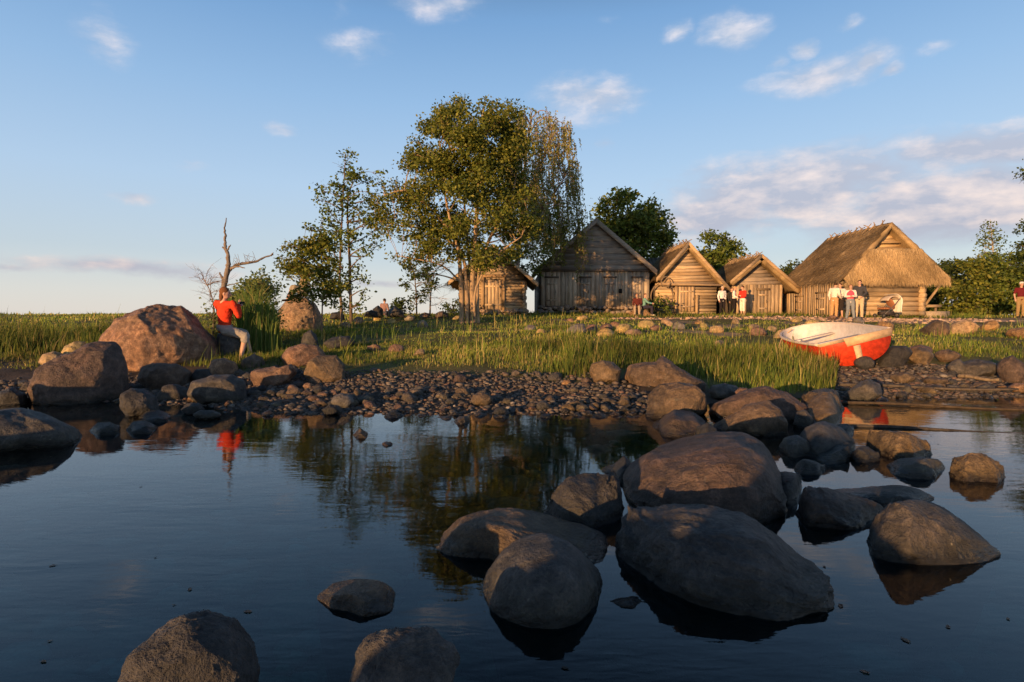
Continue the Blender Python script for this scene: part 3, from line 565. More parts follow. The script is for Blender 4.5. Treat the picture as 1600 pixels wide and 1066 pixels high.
# ------------------------------------------------------------------ unseen boulders, added out of view to throw shade over near rocks and shingle
def shade_stone(x, y, r, hgt, seed, label):
    S, F = unit_stone(seed, 1.0, 5); S = S * (1 + .05 * fbm(S, 4, 3, seed))[:, None]; S = S / np.abs(S).max(0); S = np.sign(S) * np.abs(S) ** .72
    zb = float(min(0, H(x, y))) - .1; V = S * [r[0], r[1], (hgt - zb)] ; V[:, 2] += zb
    a = R(-33); V = np.stack([V[:, 0] * math.cos(a) - V[:, 1] * math.sin(a) + x, V[:, 0] * math.sin(a) + V[:, 1] * math.cos(a) + y, V[:, 2]], 1)
    mb = MB(); mb.add(V, F); tag(mb.build('boulder', M['rock'], smooth=True, loc=(x, y, 0)), label, 'boulder')  # unseen boulder, added for its shade
shade_stone(-2.06, -1.28, (.60, .7), .66, 601, 'unseen rounded boulder in the water behind the viewer, added for its shade')
shade_stone(-1.72, -1.75, (.78, .7), .95, 602, 'unseen taller boulder behind the viewer, beside the rounded one, added for its shade')
shade_stone(-7.9, 5.0, (1.1, .9), .60, 603, 'unseen boulder on the left shore beyond the frame, added for its shade')
shade_stone(-5.5, 2.3, (1.25, .9), .58, 604, 'unseen wide boulder in the water beyond the left edge of the frame, added for its shade')

# ------------------------------------------------------------------ grass
def blades(N, sampler, hfun, wfun, palette, lean=.35, name='grass'):
    x, y = sampler(N); z = H(x, y); n = len(x)
    h = hfun(x, y) * RNG.lognormal(0, .32, n) * (1 + .42 * np.sin(x * 5.3 + 2 * np.sin(y * 3.1)) * np.sin(y * 4.7 + 1.1 * np.sin(x * 2.2))); w = wfun(x, y) * RNG.uniform(.7, 1.3, n)
    a = RNG.uniform(0, 2 * np.pi, n); la = RNG.normal(.8, 1.3, n); ln = np.abs(RNG.normal(0, lean, n)) * h
    r = np.stack([np.cos(a), np.sin(a) * .6, 0 * a], 1) * w[:, None]; L = np.stack([np.cos(la), np.sin(la), 0 * la], 1) * ln[:, None]
    b = np.stack([x, y, z - .02], 1); mid = b + L * .35 + np.stack([0 * h, 0 * h, h * .55], 1); top = b + L + np.stack([0 * h, 0 * h, h], 1)
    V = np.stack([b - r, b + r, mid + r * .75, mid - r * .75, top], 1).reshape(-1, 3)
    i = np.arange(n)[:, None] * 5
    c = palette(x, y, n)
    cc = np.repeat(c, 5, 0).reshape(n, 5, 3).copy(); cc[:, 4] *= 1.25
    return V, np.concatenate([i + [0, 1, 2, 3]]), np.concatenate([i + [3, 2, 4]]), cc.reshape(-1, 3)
GL = ([-200, 130, 380, 500, 560, 760, 820, 915, 975, 1060, 1110, 1200, 1305, 1312, 1390, 1450, 1600], [578, 574, 574, 572, 573, 572, 582, 591, 577, 586, 602, 612, 615, 574, 566, 556, 560])
def in_meadow(x, y):
    p = np.stack([x, y, H(x, y)], 1); px, py = pix(p)
    ok = (py < np.interp(px, *GL) + 4 * wob(x * 3, y * 3) + RNG.normal(0, 3, len(x)) - 5 * RNG.exponential(1, len(x))) & (px > -420) & (px < 1720)
    ok &= RNG.random(len(x)) > sstep(.15, .6, path_amt(x, y)) * .985
    ok &= ~((np.abs(x - 6.72) < .66) & (y > 10.95) & (y < 14.2))
    # bare stony spots
    st = sstep(.35, .85, np.sin(x * 1.9 + 2 * np.sin(y * .8)) * np.sin(y * 1.45 + 1.2) + .35 * wob(x, y)); ok &= RNG.random(len(x)) > st * .85 * (y > 12.0)
    bare = sstep(.2, .7, np.sin(x * 1.3 + 1.5 * np.sin(y * .7)) * np.sin(y * 1.1 + .4) + .4 * wob(x, y)) * sstep(15, 18, y) * sstep(.5, 3, x); ok &= RNG.random(len(x)) > bare * .85
    return ok
def sampler(ymin, ymax, power=1.0):
    def f(N):
        xs, ys = [], []; k = 0
        while k < N:
            y = ymin + (ymax - ymin) * RNG.random(N) ** power; x = y * RNG.uniform(-1.3, 1.0, N); ok = in_meadow(x, y)
            xs.append(x[ok]); ys.append(y[ok]); k += ok.sum()
        return np.concatenate(xs)[:N], np.concatenate(ys)[:N]
    return f
def pal_grass(x, y, n):
    base = np.array([(.085, .115, .018), (.13, .145, .022), (.06, .09, .018), (.2, .165, .055), (.27, .21, .085)])
    dry = np.clip(.5 + .5 * np.sin(x * .8 + np.sin(y)) * np.sin(y * .9 + 1), 0, 1)
    k = np.array([RNG.choice(5, p=[.34, .26, .26, .09, .05]) if d < .6 else RNG.choice(5, p=[.24, .27, .12, .22, .15]) for d in dry])
    return base[k] * (1 + .45 * np.clip(wob(x * .9 + 3, y * .55), -1, 1))[:, None] * RNG.uniform(.7, 1.3, (n, 1))
mb = MB()
def put(N, smp, hf, wf, gain=1.15, **k):
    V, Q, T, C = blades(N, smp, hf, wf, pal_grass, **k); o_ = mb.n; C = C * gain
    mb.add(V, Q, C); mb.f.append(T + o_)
def h_near(x, y):
    px = 800 + 900 * x / y
    return np.where((px > 880) & (px < 1310), .18 + .05 * wob(x, y), .085 + .04 * wob(x * .7, y * .7))
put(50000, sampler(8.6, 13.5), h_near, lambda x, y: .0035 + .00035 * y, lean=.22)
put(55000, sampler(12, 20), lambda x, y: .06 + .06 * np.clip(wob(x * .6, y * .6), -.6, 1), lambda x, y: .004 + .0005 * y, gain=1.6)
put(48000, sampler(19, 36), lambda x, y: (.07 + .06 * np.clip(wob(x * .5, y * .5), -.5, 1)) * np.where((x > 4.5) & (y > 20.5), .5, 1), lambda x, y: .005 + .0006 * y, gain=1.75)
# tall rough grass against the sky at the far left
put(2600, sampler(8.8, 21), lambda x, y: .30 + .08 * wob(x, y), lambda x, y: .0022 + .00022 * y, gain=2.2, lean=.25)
def left_s(N): return RNG.uniform(-20, -8.2, N), RNG.uniform(12.6, 17.5, N)
put(21000, left_s, lambda x, y: .25 + .14 * wob(x * 1.3, y), lambda x, y: .011 + 0 * x, lean=.3)
# foot of the huts
def hut_s(N): return RNG.uniform(-4, 25, N), RNG.choice([27.6, 31.3, 31.7, 30.8], N) + RNG.normal(0, .3, N)
put(9000, hut_s, lambda x, y: .15 + 0 * x, lambda x, y: .02 + 0 * x)
tag(mb.build('grass', M['grass']), 'tall green and straw-yellow meadow grass', 'grass', kind='stuff')

# ------------------------------------------------------------------ trees
def leaves(mb, Cn, size, pal, flat=.0, asp=.62, down=None):
    n = len(Cn); u = RNG.normal(0, 1, (n, 3)); u[:, 2] *= .7; u /= np.linalg.norm(u, axis=1)[:, None]
    if down is not None: u = u * (1 - down) + np.array([0, 0, -1]) * down; u /= np.linalg.norm(u, axis=1)[:, None]
    v = np.cross(u, RNG.normal(0, 1, (n, 3))); v /= np.linalg.norm(v, axis=1)[:, None] + 1e-9
    s = size * RNG.uniform(.6, 1.25, (n, 1)); nn = np.cross(u, v)
    V = np.stack([Cn - u * s, Cn + v * s * asp - nn * s * .12, Cn + u * s, Cn - v * s * asp - nn * s * .12], 1).reshape(-1, 3)
    F = np.arange(n)[:, None] * 4 + np.arange(4)
    pal = np.array(pal); c = pal[RNG.integers(len(pal), size=n)] * RNG.uniform(.7, 1.3, (n, 1))
    mb.add(V, F, np.repeat(c, 4, 0))
def inpoly(pts, x, y):
    p = np.array(pts, float); q = np.roll(p, -1, 0); r = np.zeros(len(x), bool)
    for (x0, y0), (x1, y1) in zip(p, q):
        c = ((y0 > y) != (y1 > y)); r ^= c & (x < (x1 - x0) * (y - y0) / (y1 - y0 + 1e-12) + x0)
    return r
def poly_clumps(pts, n, rad, depth, seed=0):
    rg = np.random.default_rng(seed); p = np.array(pts, float); x0, y0 = p.min(0); x1, y1 = p.max(0); out = []
    cx, hw = (x0 + x1) / 2, (x1 - x0) / 2
    while len(out) < n:
        x, y = rg.uniform(x0, x1, 400), rg.uniform(y0, y1, 400); ok = inpoly(pts, x, y)
        for a, b in zip(x[ok], y[ok]):
            k = math.sqrt(max(.15, 1 - ((a - cx) / hw) ** 2)); out.append((a, b, rg.uniform(*rad), rg.uniform(-1, 1) * depth * k))
    return out[:n]
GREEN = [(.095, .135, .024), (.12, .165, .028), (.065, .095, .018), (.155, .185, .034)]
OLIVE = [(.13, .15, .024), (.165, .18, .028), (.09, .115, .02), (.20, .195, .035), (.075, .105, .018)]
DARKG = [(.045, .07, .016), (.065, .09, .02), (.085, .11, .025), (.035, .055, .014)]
WILLOW = [(.13, .175, .055), (.17, .21, .06), (.09, .13, .04), (.22, .24, .08)]
def tree(name, label, cat, D, trunks, clumps, pal, lsize, per, group=None, bark=(.12, .10, .08), limb=.016, spray=.13, twig=True, flatz=.75, base_drop=.15, limb_frac=1.0):
    """trunks: list of ([(px,py)...], r0, r1, dy); clumps: (px,py,radius px,depth m)"""
    b0 = P(*trunks[0][0][0], D); zb = float(H(b0[0], b0[1])); root = empty(name, (b0[0], b0[1], zb), label, cat, group)
    tm, cm = MB(), MB(); nodes = []
    for k, (pts, r0, r1, dy) in enumerate(trunks):
        w = np.array([P(x, y, D + dy * (i / max(1, len(pts) - 1)) + (dy * .15)) for i, (x, y) in enumerate(pts)])
        if pts[0][1] > 440 and k < 6:
            w = np.concatenate([[[w[0][0], w[0][1], float(H(w[0][0], w[0][1])) - base_drop]], w])
        c = curve(w, 5); rr = np.linspace(r0, r1, len(c)); rr[0] *= 1.5
        jit = RNG.normal(0, .12, (len(c), 3)) * rr[:, None]; tube(tm, c + jit, rr, 9, bark)
        nodes += [(q, r_) for q, r_ in zip(c[2:], rr[2:])]
    NP = np.array([q for q, _ in nodes]); NR = np.array([r_ for _, r_ in nodes])
    ppm = FPX / D
    for (x, y, rad, dz) in clumps:
        c = P(x, y, D + dz); rm = rad / ppm
        if RNG.random() < limb_frac:
            d = np.linalg.norm(NP - c, axis=1) + 2.2 * np.maximum(0, NP[:, 2] - c[2] + .15); i = int(d.argmin()); s = NP[i]
            m_ = (s + c) / 2 + RNG.normal(0, .08, 3) * np.linalg.norm(c - s) + [0, 0, .08 * np.linalg.norm(c - s)]
            cv = curve([s, m_, c], 5); tube(tm, cv, np.linspace(min(NR[i] * .6, limb * 1.5), limb * .35, len(cv)), 5, bark)
            if twig:
                for _ in range(3):
                    e = c + RNG.normal(0, .55, 3) * rm; tube(tm, curve([cv[-3], (cv[-3] + e) / 2 + RNG.normal(0, .05, 3), e], 3), [limb * .4, limb * .3, limb * .3, limb * .25, limb * .2, limb * .2, limb * .15][:7], 4, bark)
        n = max(8, int(per * (rad / 14.0) ** 2)); ns = max(3, n // 9)
        g_ = RNG.normal(0, 1, (ns, 3)); g_ /= np.linalg.norm(g_, axis=1)[:, None]; g_ *= (RNG.random((ns, 1)) ** .45) * rm * [1.1, 1.1, flatz]
        Cn = c + g_[RNG.integers(ns, size=n)] + RNG.normal(0, spray, (n, 3)) * [1, 1, .7]
        leaves(cm, Cn, lsize, pal)
    tm.build('trunk', M['bark'], root, smooth=True)
    if clumps: cm.build('crown', M['leaf'], root)
    return root
# big many-stemmed alder
big = poly_clumps([(700,166),(735,158),(775,160),(810,178),(826,205),(818,260),(832,330),(828,385),(800,402),(770,408),(735,420),(700,415),(668,392),(655,350),(640,305),(640,260),(652,215),(682,182)], 190, (11, 19), 1.7, 1)
big += poly_clumps([(590,300),(615,286),(640,290),(668,300),(668,380),(640,378),(612,358),(588,350),(582,325)], 26, (7, 13), 1.0, 2)
big += poly_clumps([(625,395),(650,385),(690,405),(705,440),(690,445),(640,430)], 7, (6, 10), .8, 3)
big = [q_ for i_, q_ in enumerate(big) if not (q_[1] > 345 and q_[0] > 640 and i_ % 6 < 1)]
big += [(645,240,11,0),(636,255,9,.4),(650,222,10,.2),(668,200,11,.3),(700,170,10,0),(715,162,8,.2),(758,160,10,0),(793,166,8,.1),(690,182,9,.5),(628,300,10,.3),(600,290,9,.2),(585,312,8,0),(596,340,10,.2),(588,352,9,0),(606,366,8,.3),(632,372,8,.4),(617,402,6,.2),(640,412,7,.2),(655,430,8,.1)]
tree('alder_tree', 'largest tree, olive alder with a cluster of sunlit stems beside the small hut', 'tree', 22.3,
     [([(739,503),(738,440),(742,380),(746,310),(750,230),(756,168)], .14, .03, .2), ([(722,501),(720,440),(716,390),(700,330),(688,250)], .12, .03, -.3), ([(730,505),(728,440),(722,400),(690,345),(640,300),(600,305)], .10, .025, -.2),
      ([(747,504),(746,440),(762,380),(795,320),(812,250)], .11, .03, .5), ([(733,503),(735,430),(728,350),(722,260),(718,185)], .09, .02, .8), ([(742,504),(744,450),(775,400),(815,370)], .07, .02, -.4), ([(720,440),(690,415),(650,405),(622,400)], .04, .012, -.2), ([(716,385),(670,360),(620,352),(592,345)], .045, .012, 0)],
     big, OLIVE, .064, 205, bark=(.36, .26, .16), limb=.026, spray=.17)
# twin-stemmed slim alder
tw = [(543,244,12,0),(540,262,16,.2),(560,272,18,-.1),(575,284,14,.2),(525,288,16,0),(505,300,11,.1),(498,312,9,0),(540,298,18,.3),(568,314,14,.1),(515,328,18,-.2),(545,332,18,.2),(575,345,16,.1),(588,335,9,0),(520,354,18,.2),(550,364,20,-.3),(584,364,14,.2),(535,385,20,.3),(566,390,17,-.1),
      (528,418,15,.1),(560,418,14,.2),(545,448,16,0),(572,438,9,.1),(540,478,16,.1),(560,478,11,.2),(552,280,14,-.2),(535,312,14,-.3),(556,346,14,.4),(528,372,14,-.3),(580,300,9,0),(592,378,8,.1),(510,345,12,.2),(500,360,9,0),(548,430,12,-.2),(532,455,10,.2),(570,462,9,0),(488,355,6,0),(565,330,12,-.3),(545,320,12,.1)]
tw = [(x, y, r_ * .8, d) for x, y, r_, d in tw] + [(x + RNG.normal(0, 8), y + RNG.normal(0, 8), 7, d + RNG.normal(0, .4)) for x, y, r_, d in tw]
tree('alder_tree', 'slim tall alder with two parallel stems and sparse leaves', 'tree', 22.5, [([(534,497),(531,430),(535,330),(540,240)], .075, .015, .1), ([(548,497),(546,400),(543,320),(552,280)], .085, .015, .3), ([(535,420),(515,385),(495,375),(470,372)], .025, .01, 0)], tw, GREEN, .07, 95, bark=(.16, .12, .085), limb=.02)
# small tree in front of the straw boulder
sm = poly_clumps([(446,398),(470,376),(500,366),(526,384),(532,430),(522,470),(500,476),(470,474),(452,460),(440,430)], 62, (8, 14), .9, 5) + [(438,402,7,0),(441,388,6,.1),(452,382,7,0)]
tree('alder_tree', 'small bushy tree with pinkish stems hiding the sitter on the straw boulder', 'tree', 17.6, [([(491,508),(489,470),(480,430),(470,395)], .035, .012, 0), ([(503,508),(504,470),(505,430),(500,390)], .03, .01, .3)], sm, OLIVE, .058, 120, bark=(.2, .14, .11), limb=.016, spray=.1)
# oak behind the barn
ok_ = poly_clumps([(932,332),(946,312),(985,304),(1020,316),(1030,345),(1044,370),(1052,398),(1024,425),(955,425),(936,362)], 95, (11, 17), 2.0, 6) + [(938,328,9,0),(948,312,9,0),(968,303,9,0),(990,306,10,0),(1018,316,9,0),(1037,352,9,0),(1046,382,9,0),(1052,396,8,0)]
tree('oak_tree', 'broad round-crowned green tree behind the big gabled barn', 'tree', 42, [([(990,470),(988,420),(985,370),(980,320)], .3, .06, .2), ([(988,420),(1010,380),(1025,350)], .14, .04, 0)], ok_, [(.12, .16, .028), (.15, .18, .03), (.08, .11, .02), (.18, .2, .04)], .15, 105, limb=.06, spray=.28)
bt = poly_clumps([(1090,402),(1096,380),(1110,366),(1135,369),(1150,381),(1161,402),(1152,435),(1098,435)], 44, (9, 14), 1.6, 7)
tree('bushy_tree', 'round dark green tree between the two small thatched huts', 'tree', 40, [([(1125,480),(1124,430),(1122,390)], .16, .05, 0), ([(1124,430),(1140,400),(1148,385)], .08, .03, 0)], bt, GREEN, .13, 130, limb=.04, spray=.22)
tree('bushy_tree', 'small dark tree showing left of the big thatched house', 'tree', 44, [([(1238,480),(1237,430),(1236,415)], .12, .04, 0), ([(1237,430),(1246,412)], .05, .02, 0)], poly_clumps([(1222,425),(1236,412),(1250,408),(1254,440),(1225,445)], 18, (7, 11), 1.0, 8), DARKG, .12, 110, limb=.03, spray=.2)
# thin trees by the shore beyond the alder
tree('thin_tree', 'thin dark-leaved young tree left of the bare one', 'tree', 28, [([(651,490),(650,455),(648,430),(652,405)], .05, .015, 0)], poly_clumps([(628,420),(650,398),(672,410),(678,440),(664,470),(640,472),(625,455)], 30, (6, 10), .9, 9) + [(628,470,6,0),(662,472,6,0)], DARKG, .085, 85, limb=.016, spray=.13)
def bare_tree(name, label, D, main, nbr, r0, c, spread=.7, tw=10):
    w = np.array([P(x, y, D) for x, y in main]); w = np.concatenate([[[w[0][0], w[0][1], float(H(w[0][0], w[0][1])) - .1]], w]); cv = curve(w, 5); mb = MB(); tube(mb, cv, np.linspace(r0, r0 * .25, len(cv)), 7, c)
    for i in range(nbr):
        s = cv[RNG.integers(len(cv) // 3, len(cv))]; dv = RNG.normal(0, 1, 3) * [1, .8, .5] + [0, 0, .6]; dv *= spread * RNG.uniform(.5, 1) / np.linalg.norm(dv); e = s + dv
        b = curve([s, s + dv * .5 + RNG.normal(0, .06, 3), e], 4); tube(mb, b, np.linspace(r0 * .3, r0 * .12, len(b)), 5, c)
        for _ in range(tw):
            q = b[RNG.integers(2, len(b))]; e2 = q + (RNG.normal(0, 1, 3) + dv / spread) * spread * .22; tube(mb, [q, (q + e2) / 2 + RNG.normal(0, .02, 3), e2], [r0 * .12, r0 * .09, r0 * .05], 4, c)
    root = empty(name, (w[0][0], w[0][1], w[0][2]), label, 'tree'); mb.build('trunk', M['bark'], root, smooth=True); return root
bare_tree('bare_tree', 'pale leafless young tree near the big alder stems', 29, [(672,488),(673,460),(676,440),(680,420)], 26, .055, (.3, .24, .2), 1.0, 9)
def bush(name, label, D, pts, n, rad, dep, pal, ls, per, seed, spray=.12, stem=None, group=None):
    p = np.array(pts, float); cx = p[:, 0].mean(); y1 = p[:, 1].max(); y0 = p[:, 1].min(); st = stem or [([(cx, y1), (cx + 2, (y0 + y1) / 2), (cx, y0 + .25 * (y1 - y0))], .04, .015, 0)]
    return tree(name, label, 'bush', D, st, poly_clumps(pts, n, rad, dep, seed), pal, ls, per, group, limb=.016, spray=spray, base_drop=.05)
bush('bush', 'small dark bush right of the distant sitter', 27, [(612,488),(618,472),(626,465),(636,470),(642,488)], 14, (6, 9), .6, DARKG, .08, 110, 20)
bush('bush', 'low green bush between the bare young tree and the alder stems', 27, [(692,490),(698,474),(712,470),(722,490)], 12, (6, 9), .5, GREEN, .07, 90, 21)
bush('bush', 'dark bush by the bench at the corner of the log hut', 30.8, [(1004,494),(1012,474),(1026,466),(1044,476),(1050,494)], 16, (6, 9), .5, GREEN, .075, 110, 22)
bush('willow_bush', 'tall willow thicket behind the person in the red shirt', 15.6, [(352,500),(356,470),(372,455),(392,440),(404,428),(418,434),(430,450),(432,480),(424,520),(360,520)], 80, (9, 14), 1.0, WILLOW, .05, 95, 23, .12, [([(400,540),(402,500),(404,440)], .03, .01, 0), ([(375,540),(372,500),(378,455)], .02, .008, .2), ([(425,540),(425,500),(430,450)], .02, .008, -.2)])
bush('thin_bush', 'sparse pale-leaved shoots left of the red shirt', 15.8, [(318,520),(322,480),(330,460),(340,455),(346,480),(340,530)], 15, (5, 8), .5, WILLOW, .045, 40, 24, .1)
# hedge trees on the right
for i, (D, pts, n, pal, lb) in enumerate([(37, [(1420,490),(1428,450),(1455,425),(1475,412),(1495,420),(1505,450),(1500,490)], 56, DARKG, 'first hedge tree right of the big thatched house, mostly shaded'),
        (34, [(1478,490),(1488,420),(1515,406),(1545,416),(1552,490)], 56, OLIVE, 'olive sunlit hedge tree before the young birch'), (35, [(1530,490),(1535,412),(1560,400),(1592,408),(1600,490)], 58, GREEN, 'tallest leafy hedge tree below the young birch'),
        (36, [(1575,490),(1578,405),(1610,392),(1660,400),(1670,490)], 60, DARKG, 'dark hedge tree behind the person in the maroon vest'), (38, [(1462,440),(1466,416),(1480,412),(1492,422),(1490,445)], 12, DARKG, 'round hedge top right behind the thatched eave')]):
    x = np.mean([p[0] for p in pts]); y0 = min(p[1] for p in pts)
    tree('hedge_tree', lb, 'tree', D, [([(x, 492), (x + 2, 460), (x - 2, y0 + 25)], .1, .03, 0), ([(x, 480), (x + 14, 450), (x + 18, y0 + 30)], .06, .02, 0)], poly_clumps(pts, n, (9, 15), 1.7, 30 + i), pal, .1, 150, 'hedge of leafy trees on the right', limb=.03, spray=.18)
tree('birch_tree', 'young pointed birch rising above the hedge', 'tree', 42, [([(1552,480),(1552,410),(1550,370),(1547,343)], .09, .012, 0)], poly_clumps([(1546,344),(1556,362),(1572,385),(1580,404),(1562,414),(1532,412),(1524,382),(1538,362)], 34, (5, 9), .9, 40), GREEN, .1, 75, bark=(.4, .37, .33), limb=.018, spray=.16)
tree('pine_tree', 'dark pine reaching in at the right edge', 'tree', 36, [([(1630,490),(1628,400),(1626,300),(1622,230)], .22, .05, 0)], [(1602,272,11,0),(1612,262,12,.3),(1620,280,14,-.3),(1600,362,11,0),(1610,352,14,.3),(1594,384,9,0),(1604,388,13,.2),(1618,380,16,-.4),(1596,398,9,.2),(1610,402,14,0),(1630,340,18,.3),(1630,250,16,0),(1640,300,18,0)], DARKG, .09, 170, limb=.04, spray=.16)
# weeping birch behind the big alder
def weeping():
    D = 30.5; tr = [([(806,490),(808,420),(815,330),(822,240),(830,185)], .17, .03, 0), ([(815,330),(845,260),(862,205)], .09, .02, .4), ([(812,380),(850,330),(880,280)], .08, .02, -.3), ([(822,250),(800,205),(785,185)], .06, .02, .2), ([(812,360),(790,320),(780,260)], .06, .02, .5)]
    b = P(806, 490, D); root = empty('birch_tree', (b[0], b[1], float(H(b[0], b[1]))), 'weeping birch with hanging thin twigs behind the big alder', 'tree')
    tm, cm = MB(), MB(); nodes = []
    for pts, r0, r1, dy in tr:
        w = np.array([P(x, y, D + dy * i) for i, (x, y) in enumerate(pts)]); c = curve(w, 5); tube(tm, c, np.linspace(r0, r1, len(c)), 8, (.42, .36, .31)); nodes += list(c[3:])
    NP = np.array(nodes)
    up = poly_clumps([(785,178),(815,172),(852,172),(880,192),(892,230),(896,300),(892,350),(866,372),(836,360),(812,330),(790,260)], 115, (8, 12), 2.4, 50) + [(900,290,7,.2),(906,330,6,-.2),(902,252,6,.4),(893,215,7,-.3),(904,365,6,0)] * 2 + [(886,200,8,0),(880,192,8,.3),(892,262,8,0),(896,320,8,.2),(898,345,8,-.2),(872,185,8,0),(858,176,8,0)]
    for x, y, r_, dz in up:
        c = P(x, y, D + dz); i = int((np.linalg.norm(NP - c, axis=1) + 2 * np.maximum(0, NP[:, 2] - c[2])).argmin()); s = NP[i]
        tube(tm, curve([s, (s + c) / 2 + [0, 0, .25], c], 4), np.linspace(.035, .014, 9), 5, (.3, .23, .19))
        for _ in range(RNG.integers(4, 9)):
            L = RNG.uniform(.5, 2.5); q = c + RNG.normal(0, .17, 3); sw = RNG.normal(0, .16, 3) * [1, 1, 0] + [.1, 0, 0]
            pts = np.array([q + sw * t_ * t_ + [0, 0, -L * t_ + .12 * math.sin(t_ * 3)] for t_ in np.linspace(0, 1, 6)])
            tube(tm, pts, np.linspace(.010, .006, 6), 3, (.36, .26, .2))
            n = int(L * 22); k = RNG.random(n); Cn = np.stack([np.interp(k, np.linspace(0, 1, 6), pts[:, a]) for a in range(3)], 1) + RNG.normal(0, .045, (n, 3))
            leaves(cm, Cn, .062, [(.23, .24, .05), (.18, .20, .04), (.30, .27, .09)], down=.5, asp=.55)
    low = poly_clumps([(790,330),(840,330),(892,355),(878,385),(850,402),(832,440),(800,440)], 55, (8, 13), 1.6, 51)
    for x, y, r_, dz in low:
        c = P(x, y, D + dz); n = 75; rm = r_ * D / FPX; g_ = RNG.normal(0, .55, (9, 3)) * rm; Cn = c + g_[RNG.integers(9, size=n)] + RNG.normal(0, .14, (n, 3)); leaves(cm, Cn, .075, GREEN + OLIVE[:2])
        i = int((np.linalg.norm(NP - c, axis=1)).argmin()); tube(tm, curve([NP[i], (NP[i] + c) / 2 + [0, 0, .15], c], 3), np.linspace(.03, .01, 7), 4, (.3, .24, .2))
    tm.build('trunk', M['bark'], root, smooth=True); cm.build('crown', M['leaf'], root)
weeping()
tree('bushy_tree', 'dark leafy tree glimpsed left of the barn roof', 'tree', 36, [([(895,470),(896,400),(900,370)], .1, .03, 0)], poly_clumps([(868,365),(890,348),(915,345),(918,385),(890,420),(862,430),(850,400)], 26, (7, 12), 1.2, 52), DARKG, .11, 90, limb=.03, spray=.2)
# dead snag
def snag():
    D = 18.5; mb = MB(); c = (.2, .165, .14)
    def br(pts, r0, r1, dy=0, n=8): w = np.array([P(x, y, D + dy * i) for i, (x, y) in enumerate(pts)]); cv = curve(w, 5); tube(mb, cv + RNG.normal(0, .006, cv.shape), np.linspace(r0, r1, len(cv)) * (1 + .12 * np.sin(np.arange(len(cv)) * 1.7)), n, c)
    br([(346,520),(349,470),(350,448),(354,428),(357,412),(356,398),(352,385),(352,368),(351,356),(354,341)], .115, .014)
    br([(355,426),(362,419),(374,413),(388,411),(402,408),(414,402),(427,398)], .06, .02, .05); br([(360,420),(372,417),(383,419)], .035, .012, -.05); br([(423,400),(426,396),(427,395)], .02, .01)
    br([(350,440),(346,432),(343,426)], .05, .02, .03, 7); br([(353,392),(348,386),(350,388)], .03, .012, 0, 6); br([(355,392),(359,385),(360,383)], .03, .012, 0, 6); br([(353,446),(366,444),(378,440)], .02, .01, .05)
    for x, y in [(366,417),(372,413),(384,411),(392,410)]:
        for _ in range(3): br([(x, y), (x + RNG.normal(0, 4), y - RNG.uniform(4, 9)), (x + RNG.normal(0, 6), y - RNG.uniform(9, 17))], .008, .004, 0, 4)
    b = P(346, 520, D); root = empty('dead_tree', (b[0], b[1], b[2]), 'dead grey snag with one long bare branch, behind the red shirt', 'tree'); mb.build('trunk', M['bark'], root, smooth=True)
snag()
bare_tree('bare_bush', 'leafless twiggy shrub left of the dead snag', 17.2, [(333,515),(333,475),(326,450),(318,435)], 20, .03, (.27, .2, .16), .55, 9)
# reeds
def reeds():
    mb = MB(); n = 750; y = RNG.uniform(12.4, 15.0, n); x = y * RNG.uniform(-.475, -.405, n); b = np.stack([x, y, H(x, y) - .05], 1); h = RNG.uniform(.7, 1.75, n) * np.interp(x / y, [-.475, -.45, -.425, -.405], [.9, 1.05, .9, .5]); a = RNG.uniform(0, 6.3, n); l = np.stack([np.cos(a), np.sin(a), 0 * a], 1) * (RNG.uniform(.1, .45, n) * h)[:, None]
    r = np.stack([np.sin(a), -np.cos(a) * .4, 0 * a], 1) * .010; zz = lambda k: np.stack([0 * h, 0 * h, h * k], 1)
    V = np.stack([b - r, b + r, b + l * .1 + zz(.4) + r * 1.2, b + l * .1 + zz(.4) - r * 1.2, b + l * .4 + zz(.78) + r, b + l * .4 + zz(.78) - r, b + l + zz(.95)], 1).reshape(-1, 3); i = np.arange(n)[:, None] * 7
    pal = np.array([(.08, .135, .03), (.11, .165, .035), (.15, .18, .045), (.24, .21, .07)]); c = pal[RNG.choice(4, n, p=[.35, .35, .2, .1])] * RNG.uniform(.8, 1.2, (n, 1))
    mb.add(V, np.concatenate([i + [0, 1, 2, 3], i + [3, 2, 4, 5]]), np.repeat(c, 7, 0)); mb.f.append(i + [5, 4, 6])
    tag(mb.build('reed_clump', M['grass'], loc=(-5.7, 13.5, float(H(-5.7, 13.5)))), 'clump of tall green reeds right of the red-shirted sitter', 'reeds')
reeds()
# ------------------------------------------------------------------ wooden huts
GREYW = [(.44, .36, .27), (.50, .41, .30), (.36, .30, .235), (.55, .44, .32), (.45, .34, .24)]
WARMW = [(.42, .315, .20), (.48, .36, .23), (.36, .28, .19), (.54, .41, .26), (.44, .31, .18), (.32, .26, .19)]
DARKW = [(.31, .255, .20), (.36, .29, .22), (.27, .225, .18), (.40, .32, .24)]
LOGW = [(.38, .28, .17), (.44, .33, .20), (.31, .235, .155), (.5, .38, .235), (.27, .215, .155)]
def pick(p): return np.array(p[RNG.integers(len(p))]) * RNG.uniform(.82, 1.18)
def boards_v(mb, x0, x1, zb, zt, y, pal, w=.15, th=.03, skip=()):
    x = x0
    while x < x1 - .02:
        ww = min(w * RNG.uniform(.75, 1.3), x1 - x); d = RNG.uniform(-.012, .012); g = RNG.uniform(.004, .012)
        za = zb + RNG.uniform(-.03, .03)
        if not any(a - .01 < x + ww / 2 < b + .01 for a, b in skip): box(mb, x, x + ww - g, y - th + d, y + .01, za, zt, pick(pal))
        else:
            box(mb, x, x + ww - g, y - th + d, y + .01, za, zt, pick(pal))
        x += ww
